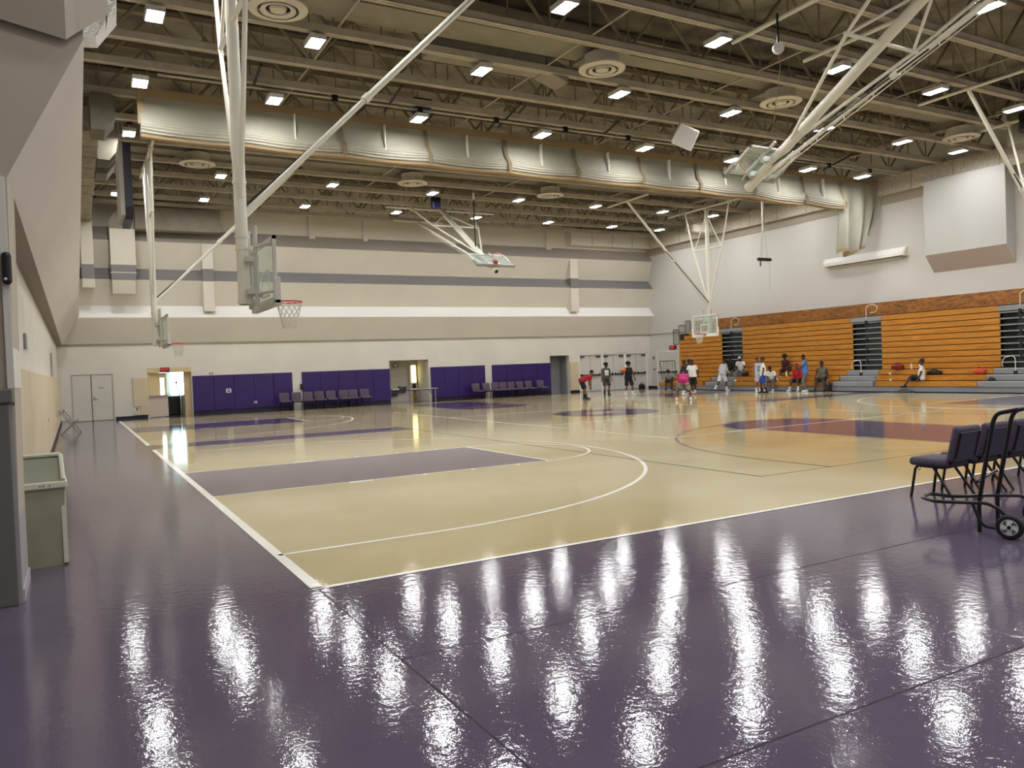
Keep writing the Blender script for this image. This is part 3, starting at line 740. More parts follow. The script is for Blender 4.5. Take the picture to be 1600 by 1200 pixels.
# lifting pipe and its clamps in front of the curtain
t = thing('ceiling_pipe', 'long pale curtain drive pipe with black clamps above the curtain', 'pipe', (0, 21.85, 9.55))
MB().tube([(2.2, 0, 0), (32.0, 0, 0)], .035, n=8).build('pipe', STEEL, t)
for k in range(11):
    x = 4.2 + 2.6 * k
    MB().box((x - .08, -.06, -.09), (x + .08, .06, .09)).build('clamp', BLACK, t)
for k in range(7):
    x = 4.6 + 3.9 * k
    MB().tube([(x, -.9, .3), (x, .6, .0)], .035, n=6).build('hanger', BLACKT, t)
t = thing('curtain_motor', 'dark blue curtain winch motor above the curtain middle', 'motor', (9.6, 22.2, 9.7))
MB().cyl((-.25, 0, 0), (.25, 0, 0), .18, n=16).build('drum', mat('blue_motor', (36, 58, 110), .4), t); MB().box((-.3, -.15, .1), (.3, .15, .3)).build('bracket', BLACK, t)
t = thing('ceiling_hoist_motor', 'small dark blue winch motor hanging above the far folded hoop', 'motor', (15.0, 33.45, 9.35))
MB().bev((-.2, -.16, -.16), (.2, .16, .2), .05).build('drum', mat('navy_motor', (30, 34, 84), .4), t); MB().box((-.2, -.14, .15), (.2, .1, .38)).build('bracket', BLACK, t)

# ------------------------------------------------------------------ ceiling hung baskets
HZ = 9.68
def net_mesh(r=.225, h=.45, tr=.007):
    p = MB(); n = 12; lv = 6
    def pt(i, k):
        q = k / lv; rr = r * (1 - .5 * q ** .8); a = 2 * PI * (i + .5 * k) / n
        return (rr * math.cos(a), rr * math.sin(a), -h * q - .02)
    for k in range(lv):
        for i in range(n):
            p.cyl(pt(i, k), pt(i, k + 1), tr, n=4, cap=False); p.cyl(pt(i, k), pt(i - 1, k + 1), tr, n=4, cap=False)
    return p
def basket(label, x, y, rz, fold=0, strut=None, ndetail=1, gname='ceiling-hung basketball goals', padm=None, cross=7.75, crossw=1.2):
    t = thing('basketball_goal', label, 'basketball goal', (x, y, 0), rz, gname)
    M = Matrix.Translation((0, 0, HZ)) @ Matrix.Rotation(-math.radians(fold), 4, 'Y')
    def add(nm, mb, m, parent=None, smooth=False, local=True):
        if local: mb.v = [tuple(M @ V(v)) for v in mb.v]
        return mb.build(nm, m, parent or t, smooth)
    # pipe across the trusses
    add('ceiling_pipe', MB().tube([(0, -2.95, 0), (0, 2.95, 0)], .055, n=10).tube([(0, -2.95, 0), (0, -2.9, 0)], .07, n=10), WPIPE)
    zb = -6.68; mr = .105 if not fold else .13
    add('mast', MB().tube([(0, 0, -.1), (0, 0, zb)], mr, n=16).tube([(0, 0, zb + .02), (0, 0, zb + .1)], mr + .01, n=16).tube([(0, 0, -4.62), (0, 0, -4.56)], mr + .013, n=16).tube([(0, 0, -5.55), (0, 0, -5.49)], mr + .013, n=16).tube([(0, 0, -5.75), (0, 0, -5.7)], mr + .013, n=16), WPIPE, smooth=True)
    add('mast_end', MB().cyl((0, 0, zb - .005), (0, 0, zb + .01), .09, n=16), BLACK)
    cz = cross - HZ
    for s in (-1, 1):
        add('side_pipe', MB().tube([(0, s * 1.62, -.05), (0, s * crossw, cz), (0, s * .16, -4.7), (0, s * .1, -4.85)], .042, n=8), WPIPE)
        add('side_clamp', MB().box((-.08, s * 1.62 - .08, -.09), (.08, s * 1.62 + .08, .07)), WPIPE)
        add('inner_brace', MB().tube([(0, s * .1, -.55), (0, s * (crossw - .06), cz)], .035, n=8), WPIPE)
    add('cross_bar', MB().tube([(0, -crossw - .06, cz), (0, crossw + .06, cz)], .045, n=8), WPIPE)
    # backboard
    bz0, bz1, bx = (-6.72, -5.62, .36) if not fold else (-6.50, -5.40, .22)
    bb = add('backboard_frame', MB().box((bx - .05, -.915, bz0), (bx, -.855, bz1)).box((bx - .05, .855, bz0), (bx, .915, bz1)).box((bx - .05, -.915, bz1 - .06), (bx, .915, bz1)).box((bx - .05, -.915, bz0), (bx, .915, bz0 + .06)), BBFRAME)
    add('glass', MB().box((bx - .03, -.86, bz0 + .05), (bx - .015, .86, bz1 - .05)), GLASS, bb)
    add('board_border', MB().box((bx, -.915, bz0 + .05), (bx + .004, -.855, bz1)).box((bx, .855, bz0 + .05), (bx + .004, .915, bz1)).box((bx, -.915, bz1 - .06), (bx + .004, .915, bz1)).box((bx, -.86, bz0 + .06), (bx + .004, .86, bz0 + .12)), BBWHITE, bb)
    q = MB(); z0 = bz0 + .16
    q.box((bx, -.305, z0), (bx + .004, -.255, z0 + .46)).box((bx, .255, z0), (bx + .004, .305, z0 + .46)).box((bx, -.3, z0 + .41), (bx + .004, .3, z0 + .46)).box((bx, -.3, z0), (bx + .004, .3, z0 + .04))
    add('target_square', q, BBWHITE, bb)
    pm = padm or BBPADL
    add('edge_padding', MB().bev((bx - .07, -.95, bz0 - .05), (bx + .05, .95, bz0 + .06), .02).bev((bx - .07, -.95, bz0 - .03), (bx + .05, -.88, bz0 + .42), .02).bev((bx - .07, .88, bz0 - .03), (bx + .05, .95, bz0 + .42), .02), pm, bb)
    add('support_arm', MB().tube([(.05, 0, bz0 + .35), (bx - .05, 0, bz0 + .2)], .05).tube([(.16, -.28, bz0 - .02), (.16, -.28, bz1 + .25)], .04).tube([(.16, .28, bz0 - .02), (.16, .28, bz1 + .25)], .04).box((.0, -.3, bz1 - .35), (.2, .3, bz1 - .27)).box((.0, -.3, bz0 + .2), (.2, .3, bz0 + .28)).tube([(.16, -.28, bz1 - .1), (bx - .03, -.8, bz1 - .1)], .03).tube([(.16, .28, bz1 - .1), (bx - .03, .8, bz1 - .1)], .03).tube([(.16, -.28, bz0 + .2), (bx - .03, -.8, bz0 + .2)], .03).tube([(.16, .28, bz0 + .2), (bx - .03, .8, bz0 + .2)], .03), BBFRAME, bb)
    rx, rzz = bx + .39, bz0 + .09
    rim = add('rim', MB().tube([(rx + .23 * math.cos(a), .23 * math.sin(a), rzz) for a in [2 * PI * k / 28 for k in range(28)]], .012, n=8, closed=True).box((bx + .005, -.09, rzz - .14), (bx + .03, .09, rzz + .02)).prism([(bx, -.08), (bx, .08), (rx - .19, .13), (rx - .19, -.13)], 2, rzz - .02, rzz + .01), RED)
    if fold == 0:
        nm = net_mesh(); nm.v = [(a + rx, b, c + rzz) for a, b, c in nm.v]; add('net', nm, NETM, rim)
    else:
        nm = net_mesh(.225, .25); nm.v = [(a + rx, b, c + rzz) for a, b, c in nm.v]; add('net', nm, NETM, rim)
    # diagonal strut up to its own pipe
    a, b, ym = strut
    add('diagonal_strut', MB().tube([a, b], .05, n=10).tube([V(a).lerp(V(b), .45), b], .062, n=10).tube([V(a).lerp(V(b), .44), V(a).lerp(V(b), .46)], .08, n=10), WPIPE, local=False)
    add('strut_pipe', MB().tube([(b[0], -ym, HZ - .02), (b[0], ym, HZ - .02)], .05, n=10), WPIPE, local=False)
    u0 = V(a) + V((0, .05, .12)); u1 = V(a).lerp(V(b), .55) + V((0, .05, -.06))
    add('safety_strap', MB().tube([u0, V(a).lerp(V(b), .25) + V((0, .05, .05)), u1], .022, n=6), BLACKT, local=False)
    if fold:
        # ladder-like cable guide along the folded strut
        q = MB(); o = V((0, .0, -.14)); q.tube([V(a) + o, V(b) + o], .012, n=5)
        for k in range(9): c_ = V(a).lerp(V(b), .1 + .095 * k); q.tube([c_, c_ + o], .012, n=5)
        add('cable_guide', q, WPIPE, local=False)
    return t
ST = ((.05, 0, 4.55), (5.15, 0, HZ - .05), 1.6)
basket('basketball goal with tall white mast, hoop down, nearest the camera', 2.62, YC1, 0, 0, ST, cross=7.8)
basket('far hoop-down goal along the side wall near the lobby doorway', 2.62, YC2, 0, 0, ST, cross=7.6)
basket('hoop-down basketball goal in front of the bleachers', 29.25, YC2, PI, 0, ST, cross=7.52, crossw=1.05, padm=BBWHITE)
basket('goal whose only visible strut crosses above the white wall box', 29.25, YC1, PI, 0, ST, cross=7.6)
def foldpt(f, x, z):
    q = Matrix.Rotation(-math.radians(f), 4, 'Y') @ V((x, 0, z)); return (q.x, 0, q.z + HZ)
basket('folded-up goal under the roof with thick mast, nearer the camera', CX + .1, 9.65, PI / 2, 60, (foldpt(60, -.15, -6.0), (-3.2, 0, HZ - .1), 1.4), padm=BBPAD)
basket('folded-up goal with red hoop hanging before the far wall', CX + .3, 35.9, -PI / 2, 56, (foldpt(56, -.15, -5.9), (-3.0, 0, HZ - .1), 1.4), padm=BBPAD)
t = thing('hoist_rope', 'black hoist rope dropping to the far folded goal', 'rope', (CX + .1, 32.2, 0)); MB().tube([(0, -.3, 9.6), (.2, 0.1, 6.9)], .03, n=6).build('rope', BLACKT, t)
tag(MB().cyl((0, 0, 0), (0, 0, .3), .05).build('ceiling_hook', WPIPE), None, None); bpy.data.objects['ceiling_hook'].parent = t; bpy.data.objects['ceiling_hook'].location = (0, -.3, 9.4)
t = thing('hoist_rope', 'thin rope and round pulley above the near folded goal', 'rope', (14.6, 12.85, 0))
MB().tube([(0, 0, 8.9), (.05, 0, 8.5), (1.3, 1.4, 7.5)], .01, n=5).build('rope', STEELD, t)
MB().cyl((-.02, -.04, 8.9), (.02, .04, 8.9), .13, n=18).build('pulley', PAPER, t); MB().tube([(0, 0, 8.95), (0, 0, 9.7)], .025).build('hanger', BLACKT, t)

for x, ya, yb, l in ((17.4, 11.5, 14.5, 'short pale pipe across the trusses above the near folded goal'), (14.7, 8.6, 14.4, 'long pale pipe across the trusses beside the round pulley')):
    t = thing('ceiling_pipe', l, 'pipe', (x, 0, 9.62), 0, 'pipes across the trusses')
    MB().tube([(0, ya, 0), (0, yb, 0)], .055, n=10).build('pipe', WPIPE, t); MB().cyl((0, yb - .03, 0), (0, yb + .01, 0), .06).build('end_cap', BLACK, t)
# ------------------------------------------------------------------ other hanging things
t = thing('hanging_speaker', 'white box speaker tilted and hung from the trusses', 'speaker', (17.8, 19.6, 9.05))
Mr = Euler((math.radians(22), math.radians(24), math.radians(-28))).to_matrix().to_4x4()
MB().bev((-.33, -.33, -.33), (.33, .33, .33), .02, M=Mr).build('case', PAPER, t)
MB().bev((-.3, -.345, -.3), (.3, -.325, .3), .01, M=Mr).build('grille', mat('pale_grille', (206, 204, 202), .7), t)
MB().tube([(-.2, 0, .3), (-.3, .0, .7)], .015).build('hanger', STEELD, t)
t = thing('scoreboard_box', 'slim dark hanging box seen edge on beside the side wall ducts', 'scoreboard', (1.62, 27.0, 6.75))
MB().prism([(-.3, .1), (1.6, .1), (1.6, 2.28), (-.3, 2.28)], 0, -.14, -.02).build('back_panel', mat('pale_case', (176, 172, 164), .6), t)
MB().prism([(-.36, .35), (-.1, 0), (1.6, 0), (1.6, 2.3), (-.36, 2.3)], 0, -.02, .2).build('front_panel', NAVY, t)
for s in (-.05, .08): MB().tube([(s, -.1, 2.28), (s - .06, -.1, 2.95)], .012, n=5).build('hanger_wire', CHROME, t)
t = thing('hanging_rod', 'white hanging rod with cords and a black crossbar', 'hanging rod', (28.2, 26.0, 0))
MB().tube([(0, 0, 9.15), (0, 0, 7.55)], .06).build('rod', WPIPE, t)
for s in (-.25, -.12, .2): MB().tube([(s * .3, 0, 7.6), (s * .7, 0, 7.0), (s, 0, 6.35)], .014, n=5).build('cord', NETM, t)
MB().bev((-.42, -.07, 6.2), (.42, .07, 6.34), .03).build('crossbar', BLACK, t)
MB().tube([(-.26, 0, 6.2), (-.26, 0, 5.95)], .03).build('weight', BLACK, t); MB().tube([(.3, 0, 6.3), (.34, 0, 5.6), (.28, 0, 4.9)], .012, n=5).build('tail', NETM, t)

# big white boxed chase and projection screen housing on the bleacher wall
t = thing('wall_chase', 'large white boxed chase high on the bleacher wall', 'wall box', (XR, 19.1, 0))
p = MB()
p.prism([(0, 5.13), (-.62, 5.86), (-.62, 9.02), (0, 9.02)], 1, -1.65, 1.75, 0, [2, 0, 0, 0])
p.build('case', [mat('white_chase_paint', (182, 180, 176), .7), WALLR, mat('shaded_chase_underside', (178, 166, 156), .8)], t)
t = thing('screen_housing', 'long white projection screen housing on bleacher wall', 'screen housing', (XR, 24.2, 6.1))
p = MB(); p.prism([(0, .36), (-.2, .36), (-.34, .14), (-.34, -.02), (-.24, -.02), (-.24, .02), (0, .02)], 1, -2.1, 2.1); p.build('case', WHITEP, t)
MB().box((-.26, -1.95, -.03), (-.06, 1.95, .02)).build('slot', BLACK, t)
MB().prism([(0, .36), (-.2, .36), (-.34, .14), (-.34, -.04), (0, -.04)], 1, -2.2, -2.1).build('end_cap', BEIGE, t)
MB().prism([(0, .36), (-.2, .36), (-.34, .14), (-.34, -.04), (0, -.04)], 1, 2.1, 2.2).build('end_cap', BEIGE, t)
MB().box((-.1, -1.9, -.14), (-.02, 1.9, -.02)).build('lower_rail', BEIGE, t)

# ------------------------------------------------------------------ bleachers
XS = 31.95     # face of the pushed-in rows
PIT = .245
tag(MB().box((32.36, 5, 3.46), (32.9, 35.3, 4.04)).build('plywood_back_panel', PLY), 'long reddish plywood panel along the bleacher top', 'panel')
def xrow(k): return 30.95 + .33 * (k - 1) if k <= 3 else XS
NR = 13
def section(ya, yb, label, ext, top_fill=True):
    t = thing('bleacher_section', label, 'bleacher', (0, 0, 0), 0, 'wooden bleacher sections')
    for k in range(1, NR + 1):
        z1 = .245 + .2275 + PIT * (k - 1) if k > 1 else .4725
        xr = xrow(k)
        e0, e1 = ext[min(k, 4) - 1]
        if yb > 36 and k > 11: e1 = -.45 * (k - 11)
        MB().bev((xr, ya + e0, z1 - .215), (xr + .3, yb + e1, z1), .008, seg=1).build('bench_board', WOOD, t)
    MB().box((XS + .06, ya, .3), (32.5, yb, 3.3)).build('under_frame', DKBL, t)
    for k in (2, 3, 4):
        xr = xrow(k); z = .4725 + PIT * (k - 2)
        MB().box((xrow(k - 1) + .25, ya + .1, z - .06), (xr + .1, yb - .1, z - .02)).build('deck_board', GREYBL, t)
    return t
S = [(32.75, 36.3, 'bleacher section at the exit door end'), (24.25, 31.2, 'wide bleacher section between first and second aisles'), (17.55, 22.75, 'bleacher section with the lone stretching person'), (7.0, 16.0, 'bleacher section beyond the last aisle, behind purple chairs')]
EX = [[(0.6, .25), (.3, .15), (.1, 0), (0, 0)], [(.5, -.24), (.3, -.14), (.12, -.07), (0, 0)], [(.38, -.35), (.23, -.16), (.1, -.08), (0, 0)], [(0, -.6), (0, -.3), (0, 0), (0, 0)]]
for (a, b, l), e in zip(S, EX): section(a, b, l, e)
p = MB(); p.box((31.0, 7, .04), (31.3, 36.0, .25)); p.box((31.02, 7, 0), (31.3, 36, .05), 1)
tag(p.build('bleacher_kick_board', [GREYBL, BASEB]), 'long grey kick board along the bleacher foot', 'kick board')
# outrigger bench at the exit end
t = thing('bleacher_end_bench', 'short wooden bench end sticking out by the exit doors', 'bench', (31.0, 36.3, 0))
MB().bev((0, -.5, .25), (.35, .9, .46), .01, seg=1).build('bench_board', WOOD, t); MB().box((.03, -.5, .03), (.3, .85, .25)).build('base', GREYBL, t)
for i, (ya, yb) in enumerate(((31.2, 32.75), (22.75, 24.25), (16.0, 17.55))):
    t = thing('bleacher_aisle', 'grey stepped bleacher aisle, %s from the exit doors' % ORD[i], 'stairs', (0, ya, 0), 0, 'bleacher aisles')
    wd = yb - ya
    for k in range(1, NR + 1):
        z1 = .4725 + PIT * (k - 1); xr = xrow(k) + (.0 if k <= 3 else .02)
        pad = [.6, .35, .15, 0][min(k, 4) - 1]
        if k <= 3:
            MB().bev((xr, -.35 * pad, z1 - .22), (xr + .4, wd + .6 * pad, z1), .006, seg=1).build('step', GREYBL, t)
            MB().box((xr - .004, -.35 * pad, z1 - .03), (xr, wd + .6 * pad, z1 - .015)).build('nosing', CHROME, t)
        elif k % 2 == 0 or k > 11:
            MB().box((xr, 0, z1 - .05), (xr + .3, wd, z1)).build('step', GREYBL, t)
        else:
            MB().box((xr, 0, z1 - .05), (xr + .3, wd * .47, z1)).build('step', GREYBL, t)
            MB().box((xr, wd * .53, z1 - .05), (xr + .3, wd, z1)).build('step', GREYBL, t)
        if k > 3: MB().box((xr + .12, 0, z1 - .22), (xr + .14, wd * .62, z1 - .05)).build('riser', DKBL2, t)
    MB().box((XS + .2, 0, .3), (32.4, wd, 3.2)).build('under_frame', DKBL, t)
    for k in (5, 7, 9): MB().box((XS, wd * .47, .4725 + PIT * (k - 1) - .2), (XS + .06, wd * .53, .4725 + PIT * (k - 1) + .02)).build('latch', BLACK, t)
    MB().box((XS - .02, -.03, 3.20), (XS + .3, wd + .08, 3.36)).build('top_step', GREYBL, t)
    # upper hooked rail and lower loop rail
    nm = ['exit door', 'middle', 'last'][i]
    r = thing('handrail', 'hooked pale handrail at the top of the %s aisle' % nm, 'handrail', (XS, ya + wd * .5, 3.1), 0, 'bleacher handrails')
    MB().tube([(0, 0, 0), (0, 0, .78), (0, -.35, .88), (0, -.62, .72), (0, -.5, .5), (0, -.2, .48)], .018, fillet=.15).build('rail', CHROME, r)
    MB().box((-.05, -.05, -.05), (.05, .05, .14)).build('socket', BLACK, r)
    r = thing('handrail', 'looped pale handrail at the foot of the %s aisle' % nm, 'handrail', (xrow(2) + .1, ya + wd * .45, .72), 0, 'bleacher handrails')
    MB().tube([(0, 0, 0), (0, 0, .62), (0, .1, .72), (0, .42, .66), (0, .5, .42), (0, .46, .3)], .018, fillet=.15).build('rail', CHROME, r)
    MB().box((-.05, -.05, -.02), (.05, .05, .14)).build('socket', BLACK, r)
# guard rails at the exit end
def guard(label, pts, y, bars, z0):
    t = thing('guard_rail', label, 'guard rail', (0, 0, 0), 0, 'bleacher end guards')
    MB().tube(pts, .02, fillet=.08).build('frame', DKMETAL, t)
    for (xa, za, zb) in bars: MB().tube([(xa, y, za), (xa, y, zb)], .011, n=5).build('bar', DKMETAL, t)
for j, (xa, xb, z0, z1, s) in enumerate(((31.9, 32.35, 2.7, 3.6, 'lowest'), (32.1, 32.6, 2.9, 3.85, 'middle'), (32.35, 32.75, 3.1, 4.1, 'topmost'))):
    y = 36.75 - j * .3
    bars = [(xa + (xb - xa) * (k + 1) / 6, z0, z1) for k in range(5)]
    guard('dark barred end guard above exit door benches, %s of three' % s, [(xa, y, z0), (xa, y, z1), (xb, y, z1), (xb, y, z0), (xa, y, z0)], y, bars, z0)
guard('pale barred gate leaning at the bleacher end by doors', [(31.1, 36.9, .5), (30.9, 36.9, 1.72), (31.9, 36.7, 1.72), (31.9, 36.7, .5)], 36.85, [(31.15 + .17 * k, .6, 1.7) for k in range(5)], .5)

# ------------------------------------------------------------------ chairs
def make_chair(name, label, group, fab, loc, rz):
    t = thing(name, label, 'chair', loc, rz, group)
    bm = MB(); bm.bev((-.255, -.2, .385), (.255, .28, .485), .045, seg=4); bm.build('seat', fab, t, True)
    Mt = Matrix.Translation((0, -.20, .46)) @ Matrix.Rotation(math.radians(13), 4, 'X')
    bk = MB().bev((-.25, -.045, .0), (.25, .035, .42), .038, M=Mt, seg=4).build('backrest', fab, t, True)
    MB().bev((-.215, -.056, .01), (.215, -.035, .365), .006, M=Mt, seg=1).build('back_shell', CBACK, bk)
    fr = MB()
    for s in (-1, 1): fr.tube([(s * .2, .2, .38), (s * .2, -.16, .38), (s * .2, -.262, .5), (s * .2, -.335, .80)], .016, n=8, fillet=.05)
    fr.tube([(-.2, .12, .38), (.2, .12, .38)], .012).tube([(-.2, -.14, .38), (.2, -.14, .38)], .014)
    fr.build('frame', BLACKT, t, True)
    for s in (-1, 1):
        MB().tube([(s * .2, .08, .385), (s * .225, .2, .385), (s * .235, .262, 0)], .0165, n=8, fillet=.06).build('leg', BLACKT, t, True)
        MB().tube([(s * .205, -.0, .385), (s * .235, -.265, 0)], .0165, n=8).build('leg', BLACKT, t, True)
    return t
c0 = make_chair('upholstered_chair', 'purple-grey upholstered chair at the near end beside the black cart', 'chairs on the purple floor beside the cart', CFAB, (9.03, 5.66, 0), math.radians(2))
for i, (x, l) in enumerate(((9.68, 'second purple-grey chair of the row, behind the cart posts'), (10.33, 'third purple-grey chair of the row, half behind the cart handle'), (10.98, 'fourth purple-grey chair, mostly hidden at the picture edge'))):
    dup(c0, (x, 5.68 + .01 * i, 0), math.radians(-1.5 + i), l)
t = thing('chair_link_ring', 'small brass ring hanging under the nearest purple chair seat', 'ring', (8.79, 5.80, .355))
MB().tube([(.018 * math.cos(a), 0, .024 * math.sin(a)) for a in [2 * PI * k / 14 for k in range(14)]], .004, n=5, closed=True).build('loop', mat('brass', (150, 120, 60), .4, metal=.6), t)
FX1 = [9.11, 9.71, 10.29, 10.88, 11.47, 12.14, 12.65, 13.27]
FX2 = [19.88, 20.53, 21.11, 21.61, 22.16, 22.75, 23.36, 24.15]
g1 = 'chairs along the purple pads by the alcove'; g2 = 'chairs along the purple pads by the grey alcove'
f0 = None
for i, x in enumerate(FX1):
    lab = 'mauve chair, %s from the lobby end, in the row by the fountains' % ORD[i]
    if f0 is None: f0 = make_chair('upholstered_chair', lab, g1, CFABF, (x, 39.45, 0), PI)
    else: dup(f0, (x, 39.45, 0), PI + random.uniform(-.06, .06), lab, g1)
for i, x in enumerate(FX2):
    dup(f0, (x, 39.5, 0), PI + random.uniform(-.06, .06) + .12, 'mauve chair, %s from the folding table, in the row by grey alcove' % ORD[i], g2)

# black chair cart
A = V((7.53, 4.37, 0)); Fd = V((-.28, .96, 0)); Ld = V((.96, .28, 0))
def cp(f, l, z): return A + Fd * f + Ld * l + V((0, 0, z))
t = thing('chair_cart', 'black tubular chair cart with white-hubbed wheels beside purple chairs', 'cart', (0, 0, 0))
Pd = V((.99, .14, 0)); Pf = V((-.2, .98, 0))
def up(f, l, z): return A + Pf * f + Pd * l + V((0, 0, z))
for l in (0, .42):
    MB().tube([up(0, l, 0), up(-.0, l, .3), up(-.14, l, 1.08), up(-.175, l, 1.145), up(-.35, l, 1.185)], .020, n=10, fillet=.06).build('upright', BLACKT, t, True)
MB().tube([up(-.33, 0, 1.18), up(-.37, .03, 1.19), up(-.37, .39, 1.19), up(-.33, .42, 1.18)], .020, n=10, fillet=.03).build('handle', BLACKT, t, True)
MB().tube([cp(-.295, -.15, .15), cp(-.2, -.15, .27), cp(-.1, -.15, .31), cp(.313, -.24, .30), cp(.49, -.08, .30), cp(.49, .2, .30), cp(.26, .12, .30), cp(0, .3, .31), cp(-.25, .5, .30), cp(-.32, .52, .25), cp(-.36, .52, .12)], .018, n=8, fillet=.07).build('fork_loop', BLACKT, t, True)
MB().tube([cp(.02, -.16, .30), cp(-.05, -.16, .12), cp(-.1, -.16, .085), cp(-.295, -.17, .085)], .015, n=8, fillet=.06).build('lower_brace', BLACKT, t, True)
MB().tube([cp(-.02, -.12, .50), cp(-.06, .42, .55)], .014, n=8).build('cross_bar', BLACKT, t, True)
MB().tube([cp(-.295, -.2, .115), cp(-.33, .68, .115)], .013, n=8).build('axle', BLACKT, t, True)
Mw = Matrix((Ld.to_3d(), (-Fd).to_3d(), V((0, 0, 1)))).transposed()
def wheel(c):
    M3 = Matrix.Rotation(math.atan2(Ld.y, Ld.x), 4, 'Z') @ Matrix.Rotation(PI / 2, 4, 'Y')
    wo = MB().lathe([(.075, -.028), (.1, -.028), (.115, -.015), (.115, .015), (.1, .028), (.075, .028)], M=M3, c=c, n=30, cap=False).build('wheel', RUBBER, t, True)
    MB().lathe([(.001, -.02), (.02, -.03), (.078, -.022), (.078, .022), (.02, .03), (.001, .02)], M=M3, c=c, n=26).build('hub', HUB, wo)
    q = MB()
    for k in range(4):
        a = PI / 4 + k * PI / 2; R4 = Matrix.Translation(c) @ M3 @ Matrix.Rotation(a, 4, 'Z')
        q.box((.03, -.013, -.031), (.062, .007, -.024), M=R4); q.box((.05, -.013, -.031), (.062, .024, -.024), M=R4)
    q.build('hub_vent', mat('hub_shadow', (92, 92, 92), .6), wo)
    MB().lathe([(.001, -.04), (.016, -.04), (.016, -.02)], M=M3, c=c, n=12).build('hub_cap', BLACK, wo)
wheel(cp(-.295, -.2, .115)); wheel(cp(-.33, .68, .115))

# ------------------------------------------------------------------ trash bin
t = thing('trash_bin', 'beige square trash bin with slanted hood behind the pillar pad', 'trash bin', (-.36, 8.98, 0), math.radians(2))
p = MB()
def sq(hx0, hx1, hy0, hy1, z): return [(hx0, hy0, z), (hx1, hy0, z), (hx1, hy1, z), (hx0, hy1, z)]
p.rings([sq(-.20, .195, -.2, .2, 0), sq(-.22, .225, -.22, .22, .77)]); p.build('body', BINM, t)
p = MB(); p.box((.19, -.215, .02), (.232, .215, .77)); p.build('side_edge', BINL, t)
p = MB(); p.bev((-.24, -.25, .755), (.25, .25, .82), .012); p.build('rim', BINL, t)
hd = MB(); hd.prism([(-.215, .82), (.16, .82), (.16, 1.06), (.02, 1.06)], 0, -.215, .20); hd = hd.build('hood', BINH, t)
p = MB(); p.tube([(.215, -.22, .83), (.205, .0, 1.065), (-.2, .0, 1.065)], .022, n=6, fillet=.03); p.build('hood_edge', BINL, hd)
for x in (-.16, -.12, .02, .05, .1): MB().cyl((x, -.252, .785), (x, -.247, .785), .007, n=8).build('rivet', DKMETAL, t)

# ------------------------------------------------------------------ folding chairs and table
def folding_chair(label, loc, rz):
    t = thing('folding_chair', label, 'chair', loc, rz, 'folding chairs by the side wall')
    fm = mat('grey_folding_frame', (140, 136, 130), .4); sm_ = mat('grey_folding_panel', (160, 155, 148), .5)
    MB().bev((-.2, -.2, .43), (.2, .2, .46), .012).build('seat', sm_, t)
    MB().bev((-.2, -.275, .66), (.2, -.25, .82), .01).build('backrest', sm_, t)
    MB().tube([(-.21, .27, 0), (-.21, -.28, .84), (.21, -.28, .84), (.21, .27, 0)], .013, fillet=.05).build('front_frame', fm, t)
    for s in (-1, 1): MB().tube([(s * .18, -.27, 0), (s * .18, .18, .44)], .012).build('leg', fm, t)
    MB().tube([(-.2, .16, .16), (.2, .16, .16)], .01).build('stretcher', fm, t)
folding_chair('beige folding chair in front of its twin by side wall', (-.2, 31.0, 0), -PI / 2 - .1)
folding_chair('beige folding chair behind its twin by side wall', (-.12, 32.2, 0), -PI / 2 + .05)
t = thing('folding_table', 'light-topped folding table in front of the fountain alcove', 'table', (16.4, 39.35, 0), math.radians(2))
MB().bev((-.83, -.3, .70), (.83, .3, .745), .012).build('tabletop', mat('grey_laminate', (150, 146, 148), .4), t)
MB().box((-.82, -.29, .66), (.82, -.27, .70)).box((-.82, .27, .66), (.82, .29, .70)).build('apron', DKMETAL, t)
for s in (-1, 1):
    for u in (-1, 1): MB().tube([(s * .68, u * .24, .68), (s * .68, u * .24, 0)], .016).build('leg', CHROME, t)
    MB().tube([(s * .68, -.24, .1), (s * .68, .24, .1)], .012).build('stretcher', CHROME, t)
    MB().tube([(s * .66, 0, .4), (s * .35, 0, .67)], .012).build('brace', DKMETAL, t)
for l, (x, y) in (('one black caster bag under the table end by purple pad', (17.15, 39.4)),):
    tag(MB().bev((-.1, -.08, 0), (.14, .08, .15), .03).build('small_bag', BLACK), l, 'bag'); bpy.data.objects['small_bag'].location = (x, y, 0)

# ------------------------------------------------------------------ people
def remesh(mb, name, voxel, mats, parent, smooth_it=4, pick=None, disp=0):
    me = mb.mesh(name); o = bpy.data.objects.new(name, me); col.objects.link(o)
    m = o.modifiers.new('r', 'REMESH'); m.mode = 'VOXEL'; m.voxel_size = voxel
    s = o.modifiers.new('s', 'SMOOTH'); s.iterations = smooth_it; s.factor = .5
    dg = bpy.context.evaluated_depsgraph_get(); dg.update()
    me2 = bpy.data.meshes.new_from_object(o.evaluated_get(dg)); o.modifiers.clear(); o.data = me2; me2.name = name
    me2.materials.clear()
    for k in mats: me2.materials.append(k)
    me2.polygons.foreach_set('use_smooth', [True] * len(me2.polygons))
    if pick:
        for p in me2.polygons: p.material_index = pick(p.center)
    if disp:
        for v in me2.vertices: v.co += v.normal * random.uniform(-disp, disp)
    o.parent = parent; return o
def ik(a, b, l1, l2, pole):
    d = b - a; L = min(d.length, (l1 + l2) * .995); dn = d.normalized(); b2 = a + dn * L
    c = (l1 * l1 - l2 * l2 + L * L) / (2 * L); h = math.sqrt(max(0, l1 * l1 - c * c))
    p = pole - dn * pole.dot(dn); p = p.normalized() if p.length > 1e-5 else dn.orthogonal()
    return a + dn * c + p * h, b2
